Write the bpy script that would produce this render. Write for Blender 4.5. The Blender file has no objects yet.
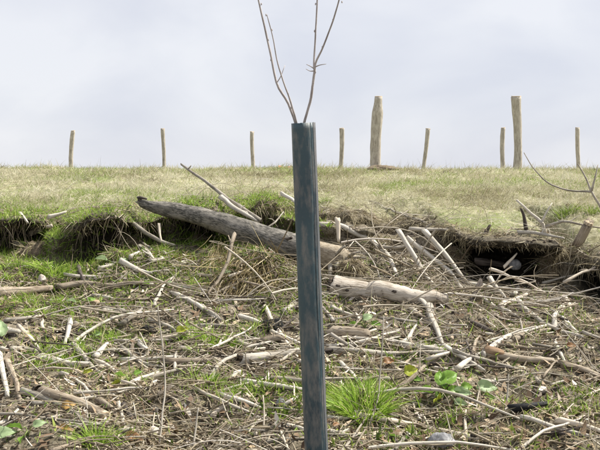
import bpy, math, random
import numpy as np
from mathutils import Vector, Matrix
from mathutils.bvhtree import BVHTree

R = math.radians
SC = bpy.context.scene
COL = SC.collection
rng = np.random.default_rng(11)
random.seed(5)

# ---------------------------------------------------------------- camera
FPX = 900.0                                   # focal length in pixels of a 600 px wide picture
PITCH = math.atan(50 / FPX)                   # looking slightly down
cam_d = bpy.data.cameras.new('camera')
cam_d.sensor_width = 36
cam_d.lens = FPX / 600 * 36
cam_d.clip_start = 0.05
cam_d.clip_end = 3000
cam = bpy.data.objects.new('camera', cam_d)
cam.rotation_euler = (R(90) - PITCH, 0, 0)
COL.objects.link(cam)
SC.camera = cam

# ---------------------------------------------------------------- sky, sun, exposure
SUN_EL, SUN_AZ = R(52), R(70)                 # azimuth measured from +Y (view direction) towards +X
world = bpy.data.worlds.new('World')
SC.world = world
world.use_nodes = True
wn, wl = world.node_tree.nodes, world.node_tree.links
wn.clear()
w_out = wn.new('ShaderNodeOutputWorld')
sky = wn.new('ShaderNodeTexSky')
sky.sky_type = 'NISHITA'
sky.sun_disc = False
sky.sun_elevation = SUN_EL
sky.sun_rotation = SUN_AZ
bg_sky = wn.new('ShaderNodeBackground')
bg_sky.inputs[1].default_value = 0.10
wl.new(sky.outputs[0], bg_sky.inputs[0])
tc = wn.new('ShaderNodeTexCoord')
mp = wn.new('ShaderNodeMapping')
mp.inputs['Location'].default_value = (0.85, 0.45, 0.10)
mp.inputs['Scale'].default_value = (1.0, 1.0, 1.7)
wl.new(tc.outputs['Generated'], mp.inputs[0])
n1 = wn.new('ShaderNodeTexNoise')
n1.inputs['Scale'].default_value = 4.2
n1.inputs['Detail'].default_value = 5
n1.inputs['Roughness'].default_value = 0.46
n1.inputs['Distortion'].default_value = 0.35
wl.new(mp.outputs[0], n1.inputs['Vector'])
cr = wn.new('ShaderNodeValToRGB')             # thin grey-lilac cloud to bright cloud
e = cr.color_ramp.elements
e[0].position, e[0].color = 0.40, (0.418, 0.431, 0.482, 1)
e[1].position, e[1].color = 0.62, (0.505, 0.512, 0.540, 1)
wl.new(n1.outputs['Fac'], cr.inputs[0])
bg_cl = wn.new('ShaderNodeBackground')
bg_cl.inputs[1].default_value = 1.0
wl.new(cr.outputs[0], bg_cl.inputs[0])
mixw = wn.new('ShaderNodeMixShader')
mixw.inputs[0].default_value = 0.93           # closed, thin cloud cover
wl.new(bg_sky.outputs[0], mixw.inputs[1])
wl.new(bg_cl.outputs[0], mixw.inputs[2])
wl.new(mixw.outputs[0], w_out.inputs[0])

sun_d = bpy.data.lights.new('sun', 'SUN')
sun_d.energy = 5.0
sun_d.angle = R(2.0)
sun_d.color = (1.0, 0.95, 0.86)
sun = bpy.data.objects.new('sun', sun_d)
d = Vector((math.sin(SUN_AZ) * math.cos(SUN_EL), math.cos(SUN_AZ) * math.cos(SUN_EL), math.sin(SUN_EL)))
sun.rotation_euler = d.to_track_quat('Z', 'Y').to_euler()
sun.location = (6, 4, 8)
COL.objects.link(sun)

vs = SC.view_settings
vs.view_transform = 'Standard'
vs.look = 'None'
vs.exposure = 0.78
vs.gamma = 1.0
vs.use_curve_mapping = False
SC.cycles.max_bounces = 6
SC.cycles.transparent_max_bounces = 12

# ---------------------------------------------------------------- small helpers
CP, SP = math.cos(PITCH), math.sin(PITCH)


def ray(px, py):
    u, v = (px - 300) / FPX, (225 - py) / FPX
    return np.array([u, CP + v * SP, -SP + v * CP])


def at(px, py, Y):
    r = ray(px, py)
    return r * (Y / r[1])


def tag(o, label=None, cat=None, group=None, kind=None):
    if label: o['label'] = label
    if cat: o['category'] = cat
    if group: o['group'] = group
    if kind: o['kind'] = kind
    return o


def hsh(ix, iy, iz, seed):
    n = (ix.astype(np.int64) * 374761393 + iy.astype(np.int64) * 668265263 + iz.astype(np.int64) * 2147483647 + seed * 974634777) & 0xFFFFFFFF
    n = ((n ^ (n >> 13)) * 1274126177) & 0xFFFFFFFF
    n = ((n ^ (n >> 16)) * 2246822519) & 0xFFFFFFFF
    return ((n ^ (n >> 15)) & 0xFFFFFF) / float(0xFFFFFF)


def vnoise(x, y, z=None, seed=0):
    x = np.asarray(x, float); y = np.asarray(y, float)
    z = np.zeros_like(x) if z is None else np.asarray(z, float)
    x, y, z = np.broadcast_arrays(x, y, z)
    ix, iy, iz = np.floor(x), np.floor(y), np.floor(z)
    fx, fy, fz = x - ix, y - iy, z - iz
    fx, fy, fz = (f * f * (3 - 2 * f) for f in (fx, fy, fz))
    out = 0
    for a in (0, 1):
        for b in (0, 1):
            for c in (0, 1):
                w = (fx if a else 1 - fx) * (fy if b else 1 - fy) * (fz if c else 1 - fz)
                out = out + w * hsh(ix + a, iy + b, iz + c, seed)
    return out * 2 - 1


def fbm(x, y, z=None, seed=0, octs=4, gain=0.5):
    s, amp = 0, 1.0
    for k in range(octs):
        f = 2.03 ** k
        s = s + amp * vnoise(np.asarray(x) * f, np.asarray(y) * f, None if z is None else np.asarray(z) * f, seed + 17 * k)
        amp *= gain
    return s


def mesh_np(name, V, F, attrs=None, smooth=False, mat=None):
    """V (n,3), F (m,k) one face size; attrs {name: per-point float or vector}"""
    me = bpy.data.meshes.new(name)
    V = np.ascontiguousarray(V, np.float32); F = np.ascontiguousarray(F, np.int32)
    me.vertices.add(len(V)); me.vertices.foreach_set('co', V.ravel())
    me.loops.add(F.size); me.loops.foreach_set('vertex_index', F.ravel())
    me.polygons.add(len(F))
    me.polygons.foreach_set('loop_start', np.arange(0, F.size, F.shape[1], dtype=np.int32))
    me.update(calc_edges=True)
    if smooth:
        me.polygons.foreach_set('use_smooth', np.ones(len(F), bool))
    for k, a in (attrs or {}).items():
        a = np.ascontiguousarray(a, np.float32)
        at_ = me.attributes.new(k, 'FLOAT' if a.ndim == 1 else 'FLOAT_VECTOR', 'POINT')
        at_.data.foreach_set('value' if a.ndim == 1 else 'vector', a.ravel())
    me.validate()
    if mat: me.materials.append(mat)
    return me


def obj(name, me, parent=None, loc=None):
    o = bpy.data.objects.new(name, me)
    COL.objects.link(o)
    if loc is not None: o.location = loc
    if parent: o.parent = parent
    return o


def empty(name, loc):
    o = bpy.data.objects.new(name, None)
    o.location = loc
    o.empty_display_size = 0.1
    COL.objects.link(o)
    return o


# ---------------------------------------------------------------- materials
class NT:
    def __init__(s, name):
        s.m = bpy.data.materials.new(name); s.m.use_nodes = True
        s.t = s.m.node_tree; s.n = s.t.nodes
        s.p = s.n['Principled BSDF']; s.out = s.n['Material Output']
        s.p.inputs['Specular IOR Level'].default_value = 0.25

    def new(s, t, **kw):
        n = s.n.new('ShaderNode' + t)
        for k, v in kw.items():
            if hasattr(n, k): setattr(n, k, v)
            else: n.inputs[k.replace('_', ' ')].default_value = v
        return n

    def link(s, a, b): s.t.links.new(a, b)

    def attr(s, name, vec=False):
        a = s.new('Attribute', attribute_name=name)
        return a.outputs['Vector' if vec else 'Fac']

    def noise(s, vec, scale, detail=4, rough=0.55, sc=None):
        if sc is not None:
            mp_ = s.new('Mapping'); mp_.inputs['Scale'].default_value = sc
            s.link(vec, mp_.inputs[0]); vec = mp_.outputs[0]
        n = s.new('TexNoise', Scale=scale, Detail=detail, Roughness=rough)
        s.link(vec, n.inputs['Vector'])
        return n.outputs['Fac']

    def ramp(s, fac, stops, interp='LINEAR'):
        r = s.new('ValToRGB'); r.color_ramp.interpolation = interp
        el = r.color_ramp.elements
        while len(el) < len(stops): el.new(0.5)
        for q, (p, c) in zip(el, stops): q.position = p; q.color = (*c, 1)
        s.link(fac, r.inputs[0])
        return r.outputs[0]

    def mix(s, fac, a, b, blend='MIX'):
        m = s.new('Mix', data_type='RGBA', blend_type=blend)
        for sock, val in ((m.inputs[0], fac), (m.inputs[6], a), (m.inputs[7], b)):
            if isinstance(val, (int, float)): sock.default_value = val
            elif isinstance(val, tuple): sock.default_value = (*val, 1)
            else: s.link(val, sock)
        return m.outputs[2]

    def bump(s, h, strength=0.5, dist=0.01):
        b = s.new('Bump', Strength=strength, Distance=dist)
        s.link(h, b.inputs['Height']); s.link(b.outputs[0], s.p.inputs['Normal'])

    def objrand(s, col, lo, hi):
        oi = s.new('ObjectInfo'); mr = s.new('MapRange')
        mr.inputs[3].default_value = lo; mr.inputs[4].default_value = hi
        s.link(oi.outputs['Random'], mr.inputs[0])
        h = s.new('HueSaturation'); s.link(mr.outputs[0], h.inputs['Value']); s.link(col, h.inputs['Color'])
        return h.outputs[0]

    def base(s, col, rough=0.85):
        s.link(col, s.p.inputs['Base Color']); s.p.inputs['Roughness'].default_value = rough

    def translucent(s, col, k):
        t = s.new('BsdfTranslucent'); s.link(col, t.inputs[0])
        m = s.new('MixShader'); m.inputs[0].default_value = k
        s.link(s.p.outputs[0], m.inputs[1]); s.link(t.outputs[0], m.inputs[2]); s.link(m.outputs[0], s.out.inputs[0])


def bark_mat(name, dark, mid, pale, lo=0.75, hi=1.2, along=0.10, peel=0.5, bare=None):
    t = NT(name)
    v = t.attr('rest', True)
    grain = t.noise(v, 130, 5, 0.6, (1, 1, along))
    patch = t.noise(v, 16, 5, 0.65, (1, 1, 0.45))
    c = t.ramp(grain, [(0.28, dark), (0.48, mid), (0.72, pale)])
    pf = t.ramp(patch, [(peel - 0.06, (0, 0, 0)), (peel + 0.08, (1, 1, 1))])
    c2 = t.mix(pf, c, t.mix(0.6, c, pale))
    spots = t.noise(v, 55, 3, 0.7)
    sf = t.ramp(spots, [(0.63, (0, 0, 0)), (0.70, (1, 1, 1))])
    c3 = t.mix(sf, c2, t.mix(0.75, c2, dark))
    if bare:                                  # stretch where the bark has come off
        wood = t.ramp(grain, [(0.3, bare[0]), (0.5, bare[1]), (0.7, bare[2])])
        c3 = t.mix(t.attr('peel'), c3, wood)
    t.base(t.objrand(c3, lo, hi), 0.85)
    t.bump(grain, 0.55, 0.006)
    return t.m


M = {}
M['pale'] = bark_mat('bleached_bark', (0.13, 0.108, 0.08), (0.36, 0.322, 0.26), (0.58, 0.54, 0.465), 0.8, 1.15, 0.08, 0.42)
M['grey'] = bark_mat('grey_bark', (0.07, 0.061, 0.047), (0.24, 0.212, 0.168), (0.43, 0.395, 0.335), 0.8, 1.2)
M['brown'] = bark_mat('brown_bark', (0.05, 0.037, 0.025), (0.19, 0.15, 0.107), (0.36, 0.31, 0.24), 0.8, 1.25)
M['dark'] = bark_mat('dark_wet_bark', (0.012, 0.010, 0.009), (0.045, 0.036, 0.03), (0.12, 0.10, 0.085), 0.8, 1.25)
M['tan'] = bark_mat('tan_peeled_wood', (0.25, 0.19, 0.13), (0.46, 0.385, 0.29), (0.62, 0.55, 0.45), 0.9, 1.1, 0.04, 0.4)
M['char'] = bark_mat('charred_wood', (0.004, 0.004, 0.005), (0.012, 0.012, 0.013), (0.035, 0.034, 0.036), 0.9, 1.1)
M['logbark'] = bark_mat('fallen_log_bark', (0.025, 0.026, 0.022), (0.088, 0.082, 0.070), (0.31, 0.285, 0.245), 0.98, 1.02, 0.22, 0.55, ((0.13, 0.10, 0.065), (0.27, 0.225, 0.16), (0.45, 0.395, 0.305)))
M['palelog'] = bark_mat('pale_log_bark', (0.12, 0.095, 0.068), (0.32, 0.275, 0.22), (0.54, 0.49, 0.42), 0.98, 1.02, 0.2, 0.5)
M['post'] = bark_mat('weathered_post_wood', (0.12, 0.105, 0.085), (0.32, 0.285, 0.235), (0.50, 0.46, 0.395), 0.9, 1.15, 0.03, 0.5)
M['rot'] = bark_mat('orange_broken_wood', (0.09, 0.055, 0.035), (0.20, 0.125, 0.075), (0.33, 0.24, 0.155), 0.95, 1.05)
M['sapling'] = bark_mat('sapling_bark', (0.17, 0.15, 0.14), (0.33, 0.295, 0.275), (0.48, 0.44, 0.42), 0.95, 1.05)


def end_mat(name, a, b):
    t = NT(name)
    tcn = t.new('TexCoord')
    w = t.new('TexWave', wave_type='RINGS', Scale=22.0, Distortion=2.5, Detail=3.0)
    w.inputs['Detail Scale'].default_value = 1.5
    t.link(t.attr('rest', True), w.inputs[0])
    t.base(t.mix(w.outputs['Fac'], a, b), 0.9)
    return t.m


M['cut'] = end_mat('sawn_end_grain', (0.30, 0.23, 0.15), (0.50, 0.42, 0.31))
M['cutdark'] = end_mat('rotten_end_grain', (0.03, 0.025, 0.02), (0.11, 0.085, 0.06))


def fibre_mat(name, stops, trans=0.0, rough=0.75):
    t = NT(name)
    c = t.ramp(t.attr('rnd'), stops)
    t.base(c, rough)
    if trans: t.translucent(c, trans)
    return t.m


M['straw'] = fibre_mat('dead_straw', [(0.0, (0.11, 0.085, 0.048)), (0.3, (0.25, 0.205, 0.12)), (0.6, (0.39, 0.335, 0.21)), (0.85, (0.53, 0.47, 0.33)), (1.0, (0.66, 0.61, 0.49))], 0.15)
M['twigs'] = fibre_mat('twig_bark', [(0.0, (0.07, 0.053, 0.036)), (0.3, (0.16, 0.127, 0.085)), (0.6, (0.29, 0.245, 0.175)), (0.85, (0.44, 0.395, 0.315)), (1.0, (0.60, 0.55, 0.49))])
M['chips'] = fibre_mat('wood_chip', [(0.0, (0.07, 0.045, 0.03)), (0.35, (0.17, 0.11, 0.065)), (0.6, (0.33, 0.25, 0.16)), (0.85, (0.52, 0.44, 0.34)), (1.0, (0.70, 0.65, 0.57))])
M['clods'] = fibre_mat('crumbled_soil', [(0.0, (0.04, 0.03, 0.022)), (0.4, (0.11, 0.085, 0.063)), (0.75, (0.22, 0.18, 0.135)), (1.0, (0.36, 0.31, 0.25))], 0, 0.95)
M['drygrass'] = fibre_mat('bleached_pasture_grass', [(0.0, (0.15, 0.13, 0.075)), (0.25, (0.31, 0.28, 0.165)), (0.6, (0.50, 0.465, 0.32)), (1.0, (0.68, 0.65, 0.51))], 0.3)
M['greengrass'] = fibre_mat('green_grass', [(0.0, (0.08, 0.13, 0.025)), (0.5, (0.20, 0.28, 0.055)), (1.0, (0.36, 0.43, 0.12))], 0.35, 0.55)
M['freshgrass'] = fibre_mat('fresh_grass_tuft', [(0.0, (0.10, 0.18, 0.025)), (0.45, (0.26, 0.41, 0.05)), (0.85, (0.43, 0.56, 0.11)), (1.0, (0.52, 0.50, 0.24))], 0.4, 0.5)
M['weeds'] = fibre_mat('low_weed_leaves', [(0.0, (0.06, 0.10, 0.02)), (0.5, (0.18, 0.26, 0.045)), (1.0, (0.34, 0.40, 0.09))], 0.25, 0.6)
M['ochre'] = fibre_mat('ochre_moss', [(0.0, (0.16, 0.13, 0.03)), (0.5, (0.30, 0.25, 0.07)), (1.0, (0.38, 0.38, 0.12))], 0.25, 0.7)


def leaf_mat(name, a, b, trans=0.35):
    t = NT(name)
    tcn = t.new('TexCoord')
    n = t.noise(tcn.outputs['Object'], 40, 4)
    v = t.attr('rest', True)
    sx = t.new('SeparateXYZ'); t.link(v, sx.inputs[0])
    w = t.new('TexWave', wave_type='BANDS', bands_direction='Y', Scale=3.2, Distortion=1.2)
    t.link(v, w.inputs[0])
    c = t.mix(n, a, b)
    c = t.mix(t.ramp(w.outputs['Fac'], [(0.8, (0, 0, 0)), (1.0, (0.35, 0.35, 0.35))]), c, tuple(min(1, q * 1.5) for q in b))
    t.base(c, 0.45)
    t.translucent(c, trans)
    return t.m


M['leaf'] = leaf_mat('green_leaf', (0.10, 0.22, 0.03), (0.24, 0.38, 0.07))
M['paleleaf'] = leaf_mat('pale_green_leaf', (0.22, 0.32, 0.16), (0.38, 0.48, 0.26))
M['yellowleaf'] = leaf_mat('yellow_green_leaf', (0.25, 0.30, 0.03), (0.42, 0.45, 0.06))
M['deadleaf'] = leaf_mat('orange_dead_leaf', (0.28, 0.16, 0.05), (0.42, 0.28, 0.10), 0.2)
M['brownleaf'] = leaf_mat('brown_dead_leaf', (0.15, 0.075, 0.03), (0.30, 0.17, 0.08), 0.15)


def stone_mat(name, a, b, c):
    t = NT(name)
    o = t.new('TexCoord').outputs['Object']
    n = t.noise(o, 45, 6, 0.65)
    t.base(t.objrand(t.ramp(n, [(0.3, a), (0.5, b), (0.7, c)]), 0.9, 1.1), 0.9)
    t.bump(n, 0.5, 0.006)
    return t.m


M['stone'] = stone_mat('grey_stone', (0.10, 0.105, 0.11), (0.22, 0.22, 0.225), (0.38, 0.38, 0.38))
M['palestone'] = stone_mat('pale_stone', (0.30, 0.25, 0.21), (0.50, 0.44, 0.38), (0.68, 0.63, 0.57))
M['tanstone'] = stone_mat('tan_stone', (0.22, 0.16, 0.10), (0.36, 0.27, 0.18), (0.5, 0.4, 0.29))
M['peat'] = stone_mat('black_peat_shade', (0.006, 0.007, 0.007), (0.014, 0.014, 0.013), (0.035, 0.031, 0.026))
M['mole'] = stone_mat('brown_mound_soil', (0.07, 0.05, 0.035), (0.16, 0.125, 0.085), (0.28, 0.23, 0.16))

# ground: soil under litter, bare peat on the bank face that also paints hollow shade, thatch on the pasture
t = NT('ground_soil')
ob = t.new('TexCoord').outputs['Object']
fine = t.noise(ob, 60, 8, 0.7)
big = t.noise(ob, 5, 4, 0.6)
soil = t.ramp(fine, [(0.30, (0.04, 0.032, 0.022)), (0.45, (0.145, 0.118, 0.083)), (0.58, (0.30, 0.26, 0.195)), (0.75, (0.47, 0.425, 0.34))])
soil = t.mix(t.ramp(big, [(0.42, (0, 0, 0)), (0.62, (0.5, 0.5, 0.5))]), soil, (0.085, 0.08, 0.04))
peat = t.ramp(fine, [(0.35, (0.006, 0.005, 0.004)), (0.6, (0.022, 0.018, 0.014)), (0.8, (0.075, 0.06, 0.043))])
f2 = t.noise(ob, 22, 8, 0.7, (1, 0.4, 1))
thatch = t.ramp(f2, [(0.30, (0.12, 0.115, 0.055)), (0.46, (0.26, 0.245, 0.135)), (0.60, (0.42, 0.395, 0.255)), (0.78, (0.58, 0.545, 0.40))])
patch = t.noise(ob, 0.9, 5, 0.65)
thatch = t.mix(t.ramp(patch, [(0.50, (0, 0, 0)), (0.62, (0.8, 0.8, 0.8))]), thatch, (0.17, 0.215, 0.06))
patch2 = t.noise(ob, 1.7, 5, 0.7, (1, .6, 1))
thatch = t.mix(t.ramp(patch2, [(0.56, (0, 0, 0)), (0.68, (0.7, 0.7, 0.7))]), thatch, (0.20, 0.165, 0.10))
c = t.mix(t.attr('field'), soil, thatch)
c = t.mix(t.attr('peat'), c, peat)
t.base(c, 0.95)
t.bump(fine, 0.8, 0.02)
M['ground'] = t.m

# ---------------------------------------------------------------- terrain with an undercut bank
S0, S1 = -1.5, 0.155                          # near slope: z = S0 + S1 * Y
tab = np.array([  # picture column, foot row, lip row, hollow depth (m)
    (-150, 262, 214, .20), (-50, 258, 215, .35), (0, 260, 217, .5), (22, 254, 214, .15), (42, 264, 214, .05),
    (62, 266, 215, .42), (85, 266, 217, .55), (112, 261, 216, .45), (128, 252, 214, .18), (160, 250, 212, .35),
    (200, 250, 200, .35), (240, 250, 204, .30), (270, 246, 206, .18), (330, 250, 210, .14), (370, 254, 214, .03), (420, 262, 220, .01),
    (440, 267, 226, .08), (456, 276, 233, .30), (470, 283, 237, .75), (510, 287, 238, 1.0), (536, 286, 240, .7), (548, 288, 252, .06),
    (564, 304, 260, .45), (585, 318, 266, .9), (612, 318, 266, .9), (660, 306, 268, .2), (760, 300, 262, .2)], float)
tabX = (tab[:, 0] - 300) / FPX * 5.9


def foot_Y(py): return -S0 / ((py - 175) / FPX + S1)


xs_d = np.arange(-3.6, 3.6001, 0.021)
xo = 3.6 + np.cumsum(0.03 * 1.16 ** np.arange(52)); xo = xo[xo < 900]
XS = np.concatenate([-xo[::-1], xs_d, xo])
calm = np.where(XS > .85, .3, 1.0)
wob = 0.13 * calm * vnoise(XS * 3.7, XS * 0, seed=3) + 0.025 * vnoise(XS * 15, XS * 0, seed=4)
Yf = foot_Y(np.interp(XS, tabX, tab[:, 1])) + wob
lipy = np.interp(XS, tabX, tab[:, 2])
hol = np.interp(XS, tabX, tab[:, 3]) * np.clip(0.85 + 0.75 * vnoise(XS * 4.3, XS * 0 + 4, seed=5) * np.where(XS < .9, 1, .35), .1, 1.5)
hol = np.clip(hol, 0.02, None)
Yl = Yf + 0.04 + 0.80 * np.exp(-hol * 9)
zf = S0 + S1 * Yf
zt = (175 - lipy) / FPX * Yl + 0.045 * calm * vnoise(XS * 4.6, XS * 0, seed=8) + 0.022 * vnoise(XS * 17, XS * 0, seed=9)
fY = np.array([4, 6, 7, 9, 12, 16, 20, 22, 26, 34, 60, 100, 200, 400, 900])
fZ = np.array([-.26, -.24, -.22, -.19, -.115, -.005, .085, .095, .0, -.6, -4, -9, -20, -34, -60])


def field_z(Y): return np.interp(Y, fY, fZ)


rows_Y, rows_Z, rows_sec = [], [], []
for Y in (-900, -250, -80, -30, -12, -5, -2, -0.5, 0.4, 1.0, 1.4):
    rows_Y.append(np.full_like(XS, Y)); rows_Z.append(np.full_like(XS, max(S0 + S1 * Y, -40))); rows_sec.append(0)
for tt in np.linspace(0, 1, 225)[:-1]:
    Y = 1.7 + (Yf - 1.7) * tt
    rows_Y.append(Y); rows_Z.append(S0 + S1 * Y); rows_sec.append(0)
H = zt - zf
ovh = np.clip(hol * 2, 0, 1)
ctrl = [(Yf, zf), (Yf + 0.06 + hol * .7, zf - 0.02 + 0.0 * H), (Yf + 0.10 + hol, zf + .32 * H), (Yf + .09 + hol * .85, zf + .62 * H),
        (Yl + .02 + hol * .35, zt - 0.07), (Yl - .03 - .05 * ovh, zt - .055 - .03 * calm * vnoise(XS * 7, XS * 0, seed=14)), (Yl - .05 - .05 * ovh, zt - .025), (Yl, zt)]
for k in range(len(ctrl) - 1):
    for tt in np.linspace(0, 1, 6)[:-1]:
        rows_Y.append(ctrl[k][0] * (1 - tt) + ctrl[k + 1][0] * tt)
        rows_Z.append(ctrl[k][1] * (1 - tt) + ctrl[k + 1][1] * tt); rows_sec.append(1)
for tt in np.linspace(0, 1, 190):
    Y = Yl + (27 - Yl) * tt ** 1.9
    sfac = np.clip((Y - Yl) / 1.3, 0, 1); sfac = sfac * sfac * (3 - 2 * sfac)
    rows_Y.append(Y); rows_Z.append(field_z(Y) * sfac + (zt + 0.03 * np.clip((Y - Yl) / .4, 0, 1)) * (1 - sfac)); rows_sec.append(2)
for Y in (30, 36, 46, 60, 85, 130, 200, 320, 500, 900):
    rows_Y.append(np.full_like(XS, Y)); rows_Z.append(field_z(np.full_like(XS, Y))); rows_sec.append(2)
GY = np.array(rows_Y); GZ = np.array(rows_Z); SEC = np.array(rows_sec)
GX = np.broadcast_to(XS, GY.shape).copy()
near = np.exp(-np.clip(np.abs(GX) - 3, 0, None)) * np.exp(-np.clip(1 - GY, 0, None))
rough = (0.055 * fbm(GX * 2.1, GY * 2.1, seed=21, octs=3) + 0.026 * fbm(GX * 8, GY * 9, seed=22, octs=3)) * near
tuss = 0.05 * vnoise(GX * .45, GY * .3, seed=35) + 0.05 * fbm(GX * 1.6, GY * 1.1, seed=31, octs=4) + 0.016 * fbm(GX * 7, GY * 5, seed=33, octs=3)
secA, secB, secC = (SEC == 0)[:, None], (SEC == 1)[:, None], (SEC == 2)[:, None]
dl = np.clip((GY - Yl[None]) / 0.8, 0, 1)
kB0 = np.zeros(len(SEC)); kB0[SEC == 1] = np.clip(np.linspace(0, 4, (SEC == 1).sum()), 0, 1)
db = np.clip((Yf[None] - GY) / 0.4, 0, 1)
# the ground dips a little in front of the right-hand hollows
dip = np.interp(GX, [.92, 1.05, 1.42, 1.5, 1.52, 1.6, 2.2], [0, 1, 1, .3, .3, 1, 1]) * np.exp(-np.clip(Yf[None] - GY, 0, None) / .25)
GZ = GZ - np.where(secA | secB, .03 * dip * np.where(secB, 1 - kB0[:, None], 1), 0)
GZ = GZ + np.where(secA, rough * (0.25 + 0.75 * db), 0) + np.where(secB, rough * 0.25, 0)
GZ = GZ + np.where(secC, rough * 0.25 * (1 - dl) + tuss * dl * np.exp(-np.clip(GY - 30, 0, None)), 0)
dB = 0.085 * fbm(GX * 4.5, GZ * 7, GY * 2, seed=41, octs=4)
kB = np.zeros(len(SEC)); iB = np.where(SEC == 1)[0]
kB[iB] = np.sin(np.linspace(0.02, 1, len(iB)) * math.pi)
GY = GY + dB * kB[:, None] * 1.3 * calm[None]
# low mounds of root mat and brash
for (px, py, hgt, rx, ry) in ((258, 286, .20, .26, .17), (150, 325, .05, .22, .16), (420, 305, .05, .4, .2), (40, 275, .06, .2, .12), (175, 405, .04, .22, .12), (520, 325, .03, .4, .15)):
    Y0 = foot_Y(py); X0 = (px - 300) / FPX * Y0
    GZ = GZ + np.where(secA, hgt * np.exp(-((GX - X0) / rx) ** 2 - ((GY - Y0) / ry) ** 2), 0) * (0.2 + 0.8 * db)
Y0 = 19.3; X0 = (385 - 300) / FPX * Y0
rowsN, colsN = GY.shape
field_a = np.where(secC, np.clip((GY - Yl[None] - 0.03) / np.where(GX > .1, .35, .6), 0, 1), 0.0)
peat_shade_a = np.zeros_like(GY)
peat_shade_a[iB] = np.sin(np.linspace(0, 1, len(iB)) * math.pi)[:, None] ** .5 * np.clip(hol[None] * 5 - .2, 0.0, 1)  # peat gets stronger with hollow depth, so the hollows' shade is partly painted in
GV = np.stack([GX, GY, GZ], -1)
idx = np.arange(rowsN * colsN).reshape(rowsN, colsN)
GF = np.stack([idx[:-1, :-1], idx[:-1, 1:], idx[1:, 1:], idx[1:, :-1]], -1).reshape(-1, 4)
gme = mesh_np('ground', GV.reshape(-1, 3), GF, {'field': field_a.ravel(), 'peat': peat_shade_a.ravel()}, True, M['ground'])
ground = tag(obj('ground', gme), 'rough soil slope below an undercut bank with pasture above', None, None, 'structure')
# collision tree for the part of the ground that can be seen
sub = (np.abs(GV[:-1, :-1, 0]) < 9) & (GV[:-1, :-1, 1] > 0.2) & (GV[:-1, :-1, 1] < 40)
BVH = BVHTree.FromPolygons([tuple(v) for v in GV.reshape(-1, 3).tolist()], GF[sub.ravel()].tolist())


def hit(px, py):
    r = ray(px, py); r = r / np.linalg.norm(r)
    h = BVH.ray_cast(Vector((0, 0, 0)), Vector(r))
    return np.array(h[0]) if h[0] is not None else at(px, py, 6.0)


def floor_z(x, y, top=3.0):
    h = BVH.ray_cast(Vector((x, y, top)), Vector((0, 0, -1)))
    return h[0].z if h[0] is not None else S0 + S1 * y


# ---------------------------------------------------------------- tubes: logs, sticks, stems
def catmull(P, n):
    P = np.asarray(P, float)
    if len(P) == 2:
        tt = np.linspace(0, 1, n)[:, None]
        return P[0] * (1 - tt) + P[1] * tt
    Q = np.vstack([2 * P[0] - P[1], P, 2 * P[-1] - P[-2]])
    out = []
    for s in np.linspace(0, len(P) - 1, n):
        k = min(int(s), len(P) - 2); f = s - k
        a, b, c, d_ = Q[k], Q[k + 1], Q[k + 2], Q[k + 3]
        out.append(0.5 * ((2 * b) + (c - a) * f + (2 * a - 5 * b + 4 * c - d_) * f * f + (3 * b - a - 3 * c + d_) * f ** 3))
    return np.array(out)


def tube(path, rad, sides=8, seed=0, lump=0.10, kink=0.0, flat_ends=True, oval=0.0, jag=0.9):
    """path (n,3), rad (n,) -> V, F(quads; caps as degenerate-free fans of quads), rest"""
    P = np.array(path, float); n = len(P); rad = np.broadcast_to(rad, n).astype(float).copy()
    L = np.concatenate([[0], np.cumsum(np.linalg.norm(np.diff(P, axis=0), axis=1))])
    if kink:
        for a in range(3):
            P[:, a] += kink * rad.mean() * vnoise(L / (rad.mean() * 9 + 1e-6), np.full(n, a * 7.3), seed=seed)
    T = np.gradient(P, axis=0); T /= np.linalg.norm(T, axis=1, keepdims=True) + 1e-9
    rs = np.random.default_rng(seed * 7 + n)
    up = np.array([0, 0, 1.0]) if abs(T[0][2]) < .8 else np.array([1.0, 0, 0])
    A = np.cross(T, up); A /= np.linalg.norm(A, axis=1, keepdims=True) + 1e-9
    B = np.cross(T, A)
    th = np.arange(sides) / sides * 2 * math.pi
    c, s = np.cos(th)[None], np.sin(th)[None]
    rr = rad[:, None] * (1 + lump * vnoise(c * 1.4 + seed, s * 1.4, (L / (rad.mean() * 5))[:, None], seed=seed)
                         + lump * .8 * vnoise(c * 3 + seed, s * 3, (L / (rad.mean() * 1.8))[:, None], seed=seed + 5))
    V = P[:, None] + rr[..., None] * (c[..., None] * A[:, None] * (1 + oval) + s[..., None] * B[:, None] * (1 - oval))
    if jag:                                   # snapped, slanting ends
        for k, sg in ((0, -1), (n - 1, 1)):
            ph = rs.uniform(0, 6.28)
            V[k] += (T[k] * sg)[None] * (rad[k] * jag * (np.cos(th - ph) * .8 + rs.uniform(-.5, .5, sides)))[:, None]
    rest = np.stack([rr * c + seed * .37, rr * s + seed * .11, np.broadcast_to(L[:, None], rr.shape) + seed * .7], -1)
    V = V.reshape(-1, 3); rest = rest.reshape(-1, 3)
    i = np.arange(sides); j = (i + 1) % sides
    F = np.concatenate([np.stack([k * sides + i, k * sides + j, (k + 1) * sides + j, (k + 1) * sides + i], -1) for k in range(n - 1)])
    # caps: quads pairing a centre vertex with two edges
    extraV, extraR, capF = [], [], []
    for k, sg in ((0, -1), (n - 1, 1)):
        ci = len(V) + len(extraV)
        ctr = P[k] + T[k] * sg * rad[k] * (0.15 if flat_ends else 0.7)
        extraV.append(ctr); extraR.append(np.array([seed * .37, seed * .11, L[k]]))
        for a in range(0, sides, 2):
            b, d2 = (a + 1) % sides, (a + 2) % sides
            q = [ci, k * sides + a, k * sides + b, k * sides + d2]
            capF.append(q if sg > 0 else q[::-1])
    V = np.vstack([V, extraV]); rest = np.vstack([rest, extraR]); F = np.vstack([F, capF])
    return V, F, rest


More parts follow.
